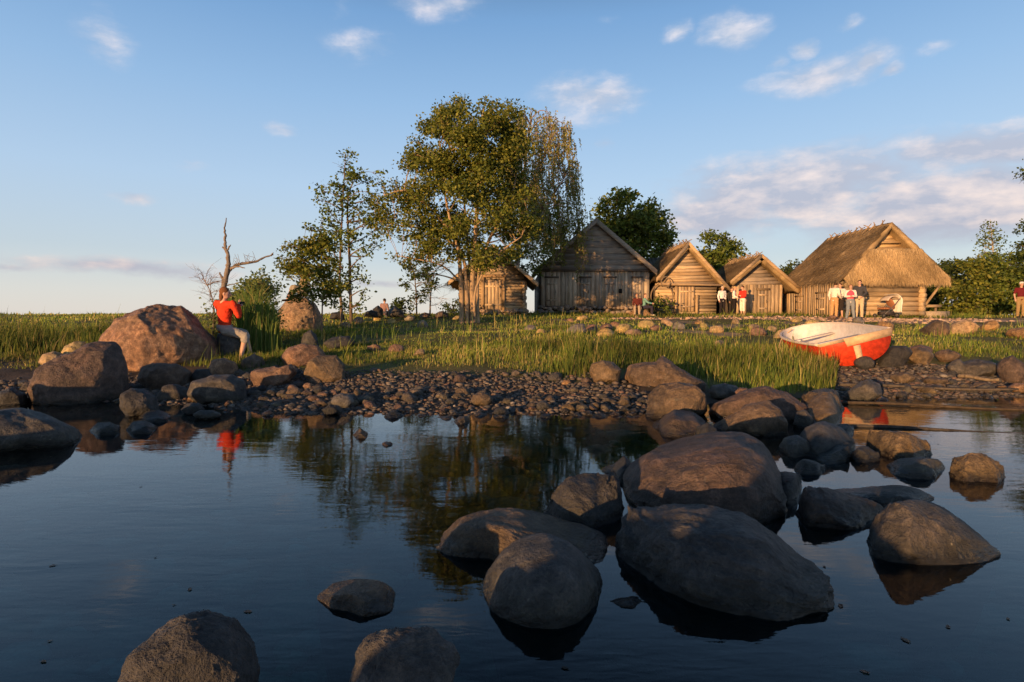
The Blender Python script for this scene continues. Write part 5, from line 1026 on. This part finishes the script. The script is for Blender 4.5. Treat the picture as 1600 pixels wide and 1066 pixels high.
def person(label, loc=None, h=1.7, yaw=180, pose=STAND, J=None, top=(.6, .6, .6), bottom=(.05, .05, .05), hair=(.08, .05, .03), shoes=(.05, .045, .04), sleeve=1.0, legs=1.0, hairlong=False, extra=None, cap_=None, group=None, voxel=.0105, face=None, skirt=False, collar=None, vest=None):
    f = np.array([math.sin(R(yaw)), math.cos(R(yaw)), 0]); rt = np.array([math.cos(R(yaw)), -math.sin(R(yaw)), 0]); k = h / 1.74
    if J is None: J = {n: np.array(loc) + (rt * p[0] + f * p[1] + np.array([0, 0, 1]) * p[2]) * k for n, p in pose.items()}
    else: J = {n: np.array(p, float) for n, p in J.items()}; 
    if loc is None: loc = J['pel'] * [1, 1, 0] + [0, 0, min(J['anL'][2], J['anR'][2]) - .08]
    root = empty('person', loc, label, 'person', group)
    def nz(v): return v / (np.linalg.norm(v) + 1e-9)
    up = nz(J['neck'] - J['pel']); rr = nz(J['shR'] - J['shL']); fw = nz(np.cross(up, rr)); rr = np.cross(fw, up)
    hu = nz(J['head'] - J['neck']); hu = nz(hu * .5 + np.array([0, 0, .6])); fa = f if face is None else np.array([math.sin(R(face)), math.cos(R(face)), 0]); hr = nz(np.cross(fa, hu)); hf = np.cross(hu, hr)
    def torso(mb, e):
        ell(mb, J['chest'], (rr, fw, up), (.155 * k + e, .10 * k + e, .19 * k + e)); ell(mb, (J['chest'] + J['pel']) / 2, (rr, fw, up), (.135 * k + e, .095 * k + e, .16 * k + e))
        cap(mb, J['shL'] + (J['chest'] - J['shL']) * .12, J['shR'] + (J['chest'] - J['shR']) * .12, .062 * k + e, .062 * k + e); ell(mb, J['pel'], (rr, fw, up), (.155 * k + e, .11 * k + e, .12 * k + e))
    def arm(mb, s, e, part=1.0):
        a, b, c = J['sh' + s], J['el' + s], J['wr' + s]
        if part <= .5: cap(mb, a, a + (b - a) * part * 2 * .9, .052 * k + e, .045 * k + e)
        else: cap(mb, a, b, .052 * k + e, .041 * k + e); cap(mb, b, b + (c - b) * (part - .5) * 2 * .93, .04 * k + e, .028 * k + e)
    def leg(mb, s, e, part=1.0):
        a, b, c = J['hip' + s], J['kn' + s], J['an' + s]; cap(mb, a, b, .088 * k + e, .056 * k + e); cal = b + (c - b) * .3 
        if part > .5:
            q = (part - .5) * 2; cap(mb, b, b + (cal - b) * min(1, q / .3), .054 * k + e, .056 * k + e)
            if q > .3: cap(mb, cal, b + (c - b) * q, .056 * k + e, (.056 - .02 * q) * k + e)
    mb = MB(); torso(mb, 0)
    for s in 'LR':
        arm(mb, s, 0); leg(mb, s, 0); el, wr, an, kn = J['el' + s], J['wr' + s], J['an' + s], J['kn' + s]; d = nz(wr - el); sd = nz(np.cross(d, fw + .01)); nn = np.cross(sd, d)
        pc = wr + d * .045 * k; ell(mb, pc, (sd, nn, d), (.036 * k, .017 * k, .05 * k))
        for i, (o_, L) in enumerate(((-.027, .062), (-.009, .072), (.009, .068), (.026, .052))):
            b0 = pc + sd * o_ * k + d * .035 * k; b1 = b0 + d * L * .55 * k + nn * .008 * k; b2 = b1 + (d * .75 + nn * .65) * L * .45 * k; cap(mb, b0, b1, .0105, .0098, 8); cap(mb, b1, b2, .0098, .0085, 8)
        t0 = pc - sd * .03 * k - d * .02 * k; t1 = t0 + (-sd * .75 + d * .6 + nn * .3) * .035 * k; cap(mb, t0, t1, .0125, .011, 8); cap(mb, t1, t1 + (d * .9 + nn * .35) * .03 * k, .011, .009, 8)
        ff = f if pose is not None else fw; cap(mb, an + np.array([0, 0, -.045 * k]) - ff * .03 * k, an + np.array([0, 0, -.058 * k]) + ff * .15 * k, .038 * k, .026 * k)
    cap(mb, J['neck'] - hu * .04 * k, J['head'] - hu * .05 * k, .056 * k, .05 * k)
    hc = J['head']; ell(mb, hc, (hr, hf, hu), (.073 * k, .092 * k, .105 * k)); ell(mb, hc - hu * .055 * k + hf * .025 * k, (hr, hf, hu), (.055 * k, .06 * k, .06 * k))
    cap(mb, hc + hf * .09 * k + hu * .012 * k, hc + hf * .105 * k - hu * .03 * k, .011 * k, .016 * k, 8)
    cap(mb, hc + hf * .075 * k - hu * .062 * k - hr * .018 * k, hc + hf * .075 * k - hu * .062 * k + hr * .018 * k, .012 * k, .012 * k, 8)
    for s in (-1, 1): ell(mb, hc + hr * s * .074 * k - hf * .008 * k - hu * .01 * k, (hr, hf, hu), (.012 * k, .02 * k, .032 * k))
    body = fuse(mb, 'body', SK, root, voxel)
    mb = MB()
    for s in (-1, 1): ell(mb, hc + hr * s * .03 * k + hf * .084 * k + hu * .012 * k, (hr, hf, hu), (.011 * k,) * 3)
    mb.build('eyes', cloth((.03, .025, .02)), root, True)
    mb = MB(); torso(mb, .016)
    for s in 'LR': arm(mb, s, .014, sleeve)
    if collar: cap(mb, J['neck'] - hu * .03 * k - hr * .03, J['neck'] - hu * .03 * k + hr * .03, .062 * k, .062 * k)
    fuse(mb, 'top', cloth(top), root, voxel)
    if vest:
        mb = MB(); ell(mb, J['chest'], (rr, fw, up), (.155 * k + .03, .10 * k + .03, .2 * k)); ell(mb, (J['chest'] + J['pel']) / 2 - up * .02, (rr, fw, up), (.135 * k + .03, .095 * k + .03, .14 * k)); fuse(mb, 'vest', cloth(vest), root, voxel)
    mb = MB(); ell(mb, J['pel'] - up * .0, (rr, fw, up), (.155 * k + .024, .11 * k + .024, .105 * k + .01))
    for s in 'LR': leg(mb, s, .02, legs)
    if skirt:
        c1 = (J['knL'] + J['knR']) / 2; cap(mb, J['pel'], c1, .15 * k, .17 * k)
    fuse(mb, 'skirt' if skirt else 'trousers', cloth(bottom), root, voxel)
    if hair:
        mb = MB(); ell(mb, hc + hu * .028 * k - hf * .018 * k, (hr, hf, hu), (.083 * k, .094 * k, .092 * k))
        if hairlong: ell(mb, hc - hf * .055 * k - hu * .06 * k, (hr, hf, hu), (.075 * k, .05 * k, .12 * k))
        ho = fuse(mb, 'hair', cloth(hair), root, voxel, 2)
    if cap_:
        mb = MB(); ell(mb, hc + hu * .05 * k - hf * .01 * k, (hr, hf, hu), (.09 * k, .1 * k, .075 * k)); ell(mb, hc + hu * .035 * k + hf * .1 * k, (hr, hf, hu), (.06 * k, .06 * k, .012)); fuse(mb, 'sun_hat', cloth(cap_), root, voxel, 2)
    if shoes:
        for s in 'LR':
            mb = MB(); an = J['an' + s]; cap(mb, an + np.array([0, 0, -.04 * k]) - f * .035 * k, an + np.array([0, 0, -.052 * k]) + f * .155 * k, .046 * k, .034 * k); fuse(mb, 'shoe', cloth(shoes), root, voxel, 2)
    return root, J, k
def ground_at(px, Y): p = P(px, 500, Y); return (p[0], p[1], float(H(p[0], p[1])))
def pose(**k): return dict(STAND, **k)
# --- the big sitter at the left
q = lambda x, y, D: P(x, y, D)
Js = dict(pel=q(351, 512, 12.05), chest=q(351, 488, 12.02), neck=q(349, 470, 12.0), head=q(352, 458, 12.0), shL=q(339, 474, 12.16), shR=q(364, 475, 11.84), elL=q(349, 497, 12.4), elR=q(373, 494, 11.80), wrL=q(370, 481, 12.3), wrR=q(373, 476, 12.0),
          hipL=q(352, 516, 12.15), hipR=q(353, 516, 11.97), knL=q(382, 521, 12.25), knR=q(384, 525, 11.95), anL=q(391, 549, 12.2), anR=q(377, 556, 11.85))
rt_, Jr, kk = person('barefoot person in a bright red shirt and grey shorts sitting on the rock, back turned', yaw=62, J=Js, h=1.88, top=(.58, .05, .02), bottom=(.30, .27, .235), hair=(.17, .07, .03), shoes=None, legs=.62, hairlong=True, sleeve=.97, face=75, voxel=.009)
mb = MB(); c = q(375, 473, 12.1); ell(mb, c, (np.array([.9, .4, 0]), np.array([-.4, .9, 0]), np.array([0, 0, 1])), (.045, .03, .035)); cap(mb, c, c + np.array([.06, .04, .0]), .022, .022); tag(fuse(mb, 'camera', cloth((.03, .03, .032)), None, .006, 1, loc=c), 'small dark camera held up by the red-shirted person', 'camera')
# --- sitter on the straw boulder, mostly behind leaves
p = P(476, 463, 19.1); person('person with dark shoes sitting on the straw-coloured boulder behind leaves', loc=(p[0], p[1], p[2]), yaw=230, pose=dict(SIT, knL=(-.12, .36, .30), knR=(.12, .36, .30), anL=(-.12, .54, -.10), anR=(.12, .54, -.10)), top=(.25, .2, .12), bottom=(.3, .26, .2), legs=.6, shoes=(.02, .018, .018), hair=(.06, .04, .03))
# --- far sitter
p = P(600, 491.5, 26.5); person('distant person in a pinkish top sitting between dark rocks', loc=(p[0], p[1], p[2]), yaw=20, pose=SIT, top=(.26, .16, .15), bottom=(.08, .08, .1), hair=(.04, .03, .025), h=1.45)
# --- pair on the bench stone
a = ground_at(1000, 29.6)
p = P(996, 483, 29.6); person('person in a maroon top and beige trousers sitting at the barn corner', loc=(p[0], p[1], a[2] + .40), yaw=195, h=1.55, pose=dict(SIT, head=(.03, .12, .75)), top=(.10, .025, .022), bottom=(.36, .27, .19), hair=(.25, .12, .06))
p = P(1006, 483, 29.6); person('person in a teal top reaching out, sitting beside the maroon top', loc=(p[0], p[1], a[2] + .40), yaw=100, h=1.55, pose=dict(SIT, elR=(.22, .2, .36), wrR=(.16, .42, .30), elL=(-.22, .2, .36), wrL=(-.14, .42, .33)), top=(.16, .32, .28), bottom=(.035, .03, .05), hair=(.2, .1, .06), shoes=(.6, .5, .35), face=150)
mb = MB(); p = P(1001, 486, 29.7); S, F = unit_stone(812, .6, 4); mb.add(S * [.62, .36, 1] * np.array([1, 1, .42]) + [p[0], p[1], a[2] + .12], F); tag(mb.build('boulder', M['rock_pink'], smooth=True, loc=(p[0], p[1], a[2])), 'reddish stone that the pair at the barn corner sits on', 'boulder')
# --- three by the small hut
person('grey-haired person in a white open shirt and black trousers by the log hut', ground_at(1128, 31), 1.62, 165, pose(elL=(-.24, -.06, 1.12), wrL=(-.12, .12, 1.0)), top=(.72, .68, .66), bottom=(.022, .018, .02), hair=(.45, .40, .34), vest=None)
person('blond person in a white top and black trousers between two others', ground_at(1147, 30.9), 1.6, 120, pose(elR=(.25, .02, 1.15), wrR=(.2, .2, 1.05)), top=(.75, .68, .62), bottom=(.02, .017, .018), hair=(.45, .28, .13), shoes=(.5, .42, .3))
person('person in a dark jacket half hidden behind the white top', ground_at(1142, 31.5), 1.58, 150, STAND, top=(.04, .038, .035), bottom=(.03, .027, .025), hair=(.12, .07, .04))
person('person in a red jacket and white knee-length trousers', ground_at(1160, 30.6), 1.6, 250, pose(elL=(-.24, .04, 1.14), wrL=(-.12, .2, 1.16), elR=(.24, .04, 1.14), wrR=(.1, .2, 1.16)), top=(.70, .045, .03), bottom=(.8, .70, .58), hair=(.06, .03, .02), shoes=(.65, .48, .28), legs=.72)
# --- four before the big house
person('person in a loose white shirt and tan trousers, back half turned, leftmost of the four', ground_at(1303, 26.6), 1.66, 60, pose(head=(.02, .07, 1.61), elR=(.24, .0, 1.13), wrR=(.2, .2, .98)), top=(.74, .66, .58), bottom=(.48, .28, .13), hair=(.06, .035, .02), shoes=(.12, .08, .05))
person('person in a white blouse and dark skirt with bare calves, beside the tan trousers', ground_at(1312, 26.9), 1.62, 240, pose(elL=(-.25, .03, 1.14), wrL=(-.1, .2, 1.1)), top=(.68, .6, .54), bottom=(.035, .028, .025), hair=(.1, .05, .03), shoes=(.4, .22, .12), skirt=True, legs=.6)
person('person in a pink and white top and blue jeans, nearest of the four', ground_at(1328, 25.9), 1.56, 200, pose(elL=(-.24, .02, 1.15), wrL=(-.06, .17, 1.16), elR=(.24, .02, 1.15), wrR=(.06, .17, 1.14), knL=(-.12, .04, .5), anL=(-.17, .02, .085), anR=(.15, -.02, .085)), top=(.72, .62, .56), bottom=(.20, .22, .24), hair=(.3, .14, .07), shoes=(.3, .26, .22), vest=(.62, .08, .13))
person('tallest of the four, in a dark grey jacket and beige trousers', ground_at(1342, 26.3), 1.76, 215, pose(elL=(-.25, .02, 1.14), wrL=(-.12, .18, 1.0)), top=(.055, .055, .065), bottom=(.52, .40, .26), hair=(.05, .025, .015), shoes=(.06, .045, .035))
# --- right edge
person('person in a maroon top and white sun hat at the right edge', ground_at(1594, 27.2), 1.7, 200, pose(), top=(.12, .015, .02), bottom=(.28, .19, .09), hair=(.3, .25, .2), cap_=(.7, .62, .55), sleeve=.4)
person('person in a pale blue top cut by the right edge', ground_at(1608, 27.6), 1.65, 190, pose(), top=(.45, .55, .62), bottom=(.1, .1, .14), hair=(.3, .04, .03))

# ------------------------------------------------------------------ stroller
def stroller():
    g = np.array(ground_at(1385, 27.0)); root = empty('baby_stroller', g, 'baby stroller with a white cloth over its hood by the log front', 'stroller')
    f = np.array([-1, -.15, 0]); f /= np.linalg.norm(f); r = np.array([-f[1], f[0], 0]); z = np.array([0, 0, 1.0]); T = lambda a, b, c: g + f * a + r * b + z * c
    met = plain('frame metal', (.12, .11, .11), .4, .5)
    for a, w in ((-.30, .13), (.38, .11)):
        for s in (-1, 1):
            mb = MB(); c = T(a, s * .27, w); q_ = np.linspace(0, 2 * np.pi, 22); tube(mb, [c + (f * math.cos(k) + z * math.sin(k)) * (w - .025) for k in q_], .025, 7, (.03, .03, .03)); wl = mb.build('wheel', cloth((.03, .03, .03)), root, True)
            mb = MB(); 
            for k in range(5): tube(mb, [c, c + (f * math.cos(k * 1.257) + z * math.sin(k * 1.257)) * (w - .03)], .008, 5)
            tube(mb, [c - r * .025, c + r * .025], .025, 8); mb.build('spokes', met, wl)
    mb = MB()
    for s in (-1, 1):
        tube(mb, [T(.38, s * .26, .12), T(-.05, s * .26, .48), T(-.55, s * .26, 1.02)], .016, 7); tube(mb, [T(-.3, s * .26, .14), T(.05, s * .26, .5), T(.3, s * .26, .62)], .016, 7)
    tube(mb, [T(-.55, -.26, 1.02), T(-.55, .26, 1.02)], .018, 7); tube(mb, [T(-.3, -.27, .13), T(-.3, .27, .13)], .014, 6); tube(mb, [T(.38, -.27, .12), T(.38, .27, .12)], .014, 6); mb.build('frame', met, root, True)
    mb = MB(); cap(mb, T(-.1, -.2, .45), T(-.1, .2, .45), .05, .05); cap(mb, T(.28, -.2, .45), T(.28, .2, .45), .05, .05); ell(mb, T(.1, 0, .45), (f, r, z), (.25, .24, .07)); ell(mb, T(-.18, 0, .7), (f * .5 + z * .87, r, f * .87 - z * .5), (.32, .23, .06)); fuse(mb, 'seat', cloth((.32, .14, .07)), root, .014)
    mb = MB(); box(mb, *(0, 1, 0, 1, 0, 1)) if False else None
    a = np.linspace(R(20), R(150), 14); V = []; 
    for k in a:
        for s in np.linspace(-1, 1, 7): V.append(T(-.18 + .36 * math.cos(k), s * .27 * (1 - .08 * math.sin(k)), .70 + .36 * math.sin(k) * (1 - .12 * s * s)))
    F = [(i * 7 + j, i * 7 + j + 1, (i + 1) * 7 + j + 1, (i + 1) * 7 + j) for i in range(13) for j in range(6)]; mb.add(V, F); o = mb.build('hood', cloth((.55, .45, .36)), root, True); sm_ = o.modifiers.new('t', 'SOLIDIFY'); sm_.thickness = .02
    mb = MB(); V = []; 
    for i, t_ in enumerate(np.linspace(0, 1, 14)):
        for s in np.linspace(-1, 1, 9):
            k = R(80 + 75 * min(1, t_ * 2)); hang = max(0, t_ - .5) * 2; V.append(T(-.18 + .40 * math.cos(k) - .02 * math.sin(s * 7 + i * .3) * hang, s * .31 + .01 * math.sin(i), .72 + .40 * math.sin(k) - hang * .62))
    F = [(i * 9 + j, i * 9 + j + 1, (i + 1) * 9 + j + 1, (i + 1) * 9 + j) for i in range(13) for j in range(8)]; mb.add(V, F); o = mb.build('cover_cloth', cloth((.8, .74, .66)), root, True); sm_ = o.modifiers.new('t', 'SOLIDIFY'); sm_.thickness = .012
    mb = MB(); box(mb, g[0] - .3, g[0] + .25, g[1] - .2, g[1] + .2, g[2] + .16, g[2] + .3); mb.build('basket', cloth((.06, .05, .05)), root)
stroller()

# ------------------------------------------------------------------ the beached dinghy
def dinghy():
    st = wp(1340, 575, .28); L, Bm, D_ = 3.2, 1.30, .52
    bow = P(1267, 535, 13.7); org = np.array([6.70, 11.05, .31]); fwd = np.array([bow[0] - org[0], bow[1] - org[1], .06]); fwd /= np.linalg.norm(fwd)
    r0 = np.cross(fwd, [0, 0, 1]); r0 /= np.linalg.norm(r0); u0 = np.cross(r0, fwd); ro = R(14)          # heel: port side down
    rt = r0 * math.cos(ro) + u0 * math.sin(ro); up = -r0 * math.sin(ro) + u0 * math.cos(ro)
    T = lambda a, b, c: org + fwd * a + rt * b + up * c
    root = empty('rowing_boat', org, 'red dinghy with a white inside, heeled over on the shore stones', 'boat')
    ns, nc = 26, 21; s = np.linspace(0, 1, ns)
    half = (Bm / 2) * np.where(s < .45, 1 + .10 * np.sin(s / .45 * np.pi / 2), 1.10 * np.sqrt(np.clip(1 - np.clip((s - .45) / .56, 0, 1) ** 2.3, 0, 1))); keel = .0 + .30 * np.clip((s - .55) / .45, 0, 1) ** 2; sheer = D_ + .02 * (1 - s) + .10 * s ** 2
    def skin(inset):
        V = []
        for i in range(ns):
            h = max(.02, half[i] - inset); k0 = keel[i] + inset; z1 = sheer[i]
            for j in range(nc):
                a = -1 + 2 * j / (nc - 1); x = h * math.copysign(abs(math.sin(a * math.pi / 2)) ** .8, a); z = k0 + (z1 - k0) * (1 - math.cos(a * math.pi / 2) ** .85); V.append(T(s[i] * L + (inset if i == 0 else 0) - (inset if i == ns - 1 else 0), x, z))
        return np.array(V)
    F = [(i * nc + j, i * nc + j + 1, (i + 1) * nc + j + 1, (i + 1) * nc + j) for i in range(ns - 1) for j in range(nc - 1)] + [tuple((ns - 1) * nc + j for j in range(nc))]
    red = plain('red boat paint', (.60, .05, .016), .6, .3, 14, .75); wht = plain('white boat inside', (.62, .58, .56), .55, .4, 8, .35); crm = plain('cream trim', (.55, .38, .22), .6, .3, 12, .45); olv = plain('wet floor boards', (.12, .12, .05), .6, .3, 30, .5)
    mb = MB(); mb.add(skin(0), F); mb.build('hull', red, root, True)
    mb = MB(); mb.add(skin(.03), [f_[::-1] for f_ in F]); mb.build('inside', wht, root, True)
    for nm, off, mt in (('transom', 0.0, red),):
        V = [T(off, half[0] * math.copysign(abs(math.sin(a * math.pi / 2)) ** .8, a), keel[0] + (sheer[0] - keel[0]) * (1 - math.cos(a * math.pi / 2) ** .85)) for a in np.linspace(-1, 1, nc)]
        W = [v + fwd * .035 for v in V]; mb = MB(); mb.add(np.array(V + W), [tuple(range(nc))[::-1], tuple(range(nc, 2 * nc))] + [(i, i + 1, nc + i + 1, nc + i) for i in range(nc - 1)] + [(nc - 1, 0, nc, 2 * nc - 1)]); tr_ = mb.build(nm, mt, root)
    mb = MB(); z1 = sheer[0]; hexa(mb, [T(-.03, -.16, z1 - .15), T(-.03, half[0] + .0, z1 - .12), T(-.003, half[0], z1 - .12), T(-.003, -.16, z1 - .15), T(-.03, -.2, z1 + .012), T(-.03, half[0] + .03, z1 + .02), T(-.003, half[0] + .03, z1 + .02), T(-.003, -.2, z1 + .012)]); hexa(mb, [T(-.024, -half[0], z1 - .05), T(-.024, -.2, z1 - .05), T(-.003, -.2, z1 - .05), T(-.003, -half[0], z1 - .05), T(-.024, -half[0] - .03, z1 + .01), T(-.024, -.2, z1 + .01), T(-.003, -.2, z1 + .01), T(-.003, -half[0] - .03, z1 + .01)]); mb.build('motor_pad', crm, tr_)
    mb = MB(); hexa(mb, [T(-.05, -.045, -.16), T(-.05, .045, -.16), T(-.004, .045, -.16), T(-.004, -.045, -.16), T(-.05, -.06, z1 - .16), T(-.05, .06, z1 - .16), T(-.004, .06, z1 - .16), T(-.004, -.06, z1 - .16)]); mb.build('skeg', crm, tr_)
    mb = MB(); tube(mb, [T(a * L, 0, float(np.interp(a, s, keel)) - .02) for a in np.linspace(.02, .97, 14)], .03, 6); mb.build('keel', red, root, True)
    mb = MB(); a1 = [T(s[i] * L, -half[i] - .01, sheer[i]) for i in range(ns)]; a2 = [T(s[i] * L, half[i] + .01, sheer[i]) for i in range(ns)][::-1]; tube(mb, np.array(a1 + a2), .03, 7); mb.build('gunwale', plain('pale gunwale', (.66, .55, .45), .6, .3), root, True)
    for a, z, w in ((.42, .34, .2), (.78, .36, .2), (.1, .34, .26)):
        h = float(np.interp(a, s, half)) - .09; mb = MB(); hexa(mb, [T(a * L + x_, y_, z + z_) for z_ in (0, .03) for x_, y_ in ((-w / 2, -h), (-w / 2, h), (w / 2, h), (w / 2, -h))]); mb.build('thwart', wht, root)
    mb = MB()
    for y_ in (-.3, -.15, 0, .15, .3): hexa(mb, [T(a * L, y_ + b, .10 + (.10 * abs(y_) ** 2) + z_) for z_ in (0, .02) for a, b in ((.15, -.06), (.15, .06), (.72, .05), (.72, -.05))])
    mb.build('floor_boards', olv, root)
    mb = MB(); tube(mb, curve([T(L * .93, -.2, .62), T(L * .97, -.42, .45), T(L * .9, -.6, .3), T(L * .85, -.7, .2)], 5), .012, 6); mb.build('mooring_rope', crm, root, True)
    mb = MB(); tube(mb, [T(a_, half[0] * 1.075, sheer[0] - .13 + .03 * a_) for a_ in np.linspace(.03, 1.6, 10)], .016, 6); mb.build('rubbing_strip', crm, root, True)
    for sg in (-1, 1):
        p_ = T(1.25, sg * float(np.interp(1.25 / L, s, half)), float(np.interp(1.25 / L, s, sheer)) + .02); mb = MB(); tube(mb, [p_, p_ + up * .05], .014, 6); aa_ = np.linspace(-.2, 3.3, 9); tube(mb, [p_ + up * .085 + fwd * .035 * math.cos(k) - up * .035 * math.sin(k) for k in aa_], .009, 5); mb.build('rowlock', plain('rowlock metal', (.2, .18, .16), .5, .5), root, True)
    mb = MB(); tube(mb, curve([T(.3 + .2 * math.cos(k), .12 * math.sin(k * 1.0) + .02 * k, .40 + .006 * k) for k in np.linspace(0, 16, 40)], 2), .011, 5); mb.build('coiled_rope', crm, root, True)
    # chocks under the keel
    for i, a in enumerate((.18, .75)):
        p = T(a * L, 0, float(np.interp(a, s, keel)) - .05); z0 = float(H(p[0], p[1])); mb = MB(); S, F2 = unit_stone(830 + i, 1, 4); hh = max(.06, (p[2] - z0) / 2); mb.add(S * [.3, .22, hh * 1.25] + [p[0], p[1], z0 + hh * .8], F2); tag(mb.build('boulder', M['rock'], smooth=True, loc=(p[0], p[1], z0)), ['stone propping the dinghy under its stern', 'stone propping the dinghy under its bow'][i], 'boulder')
dinghy()
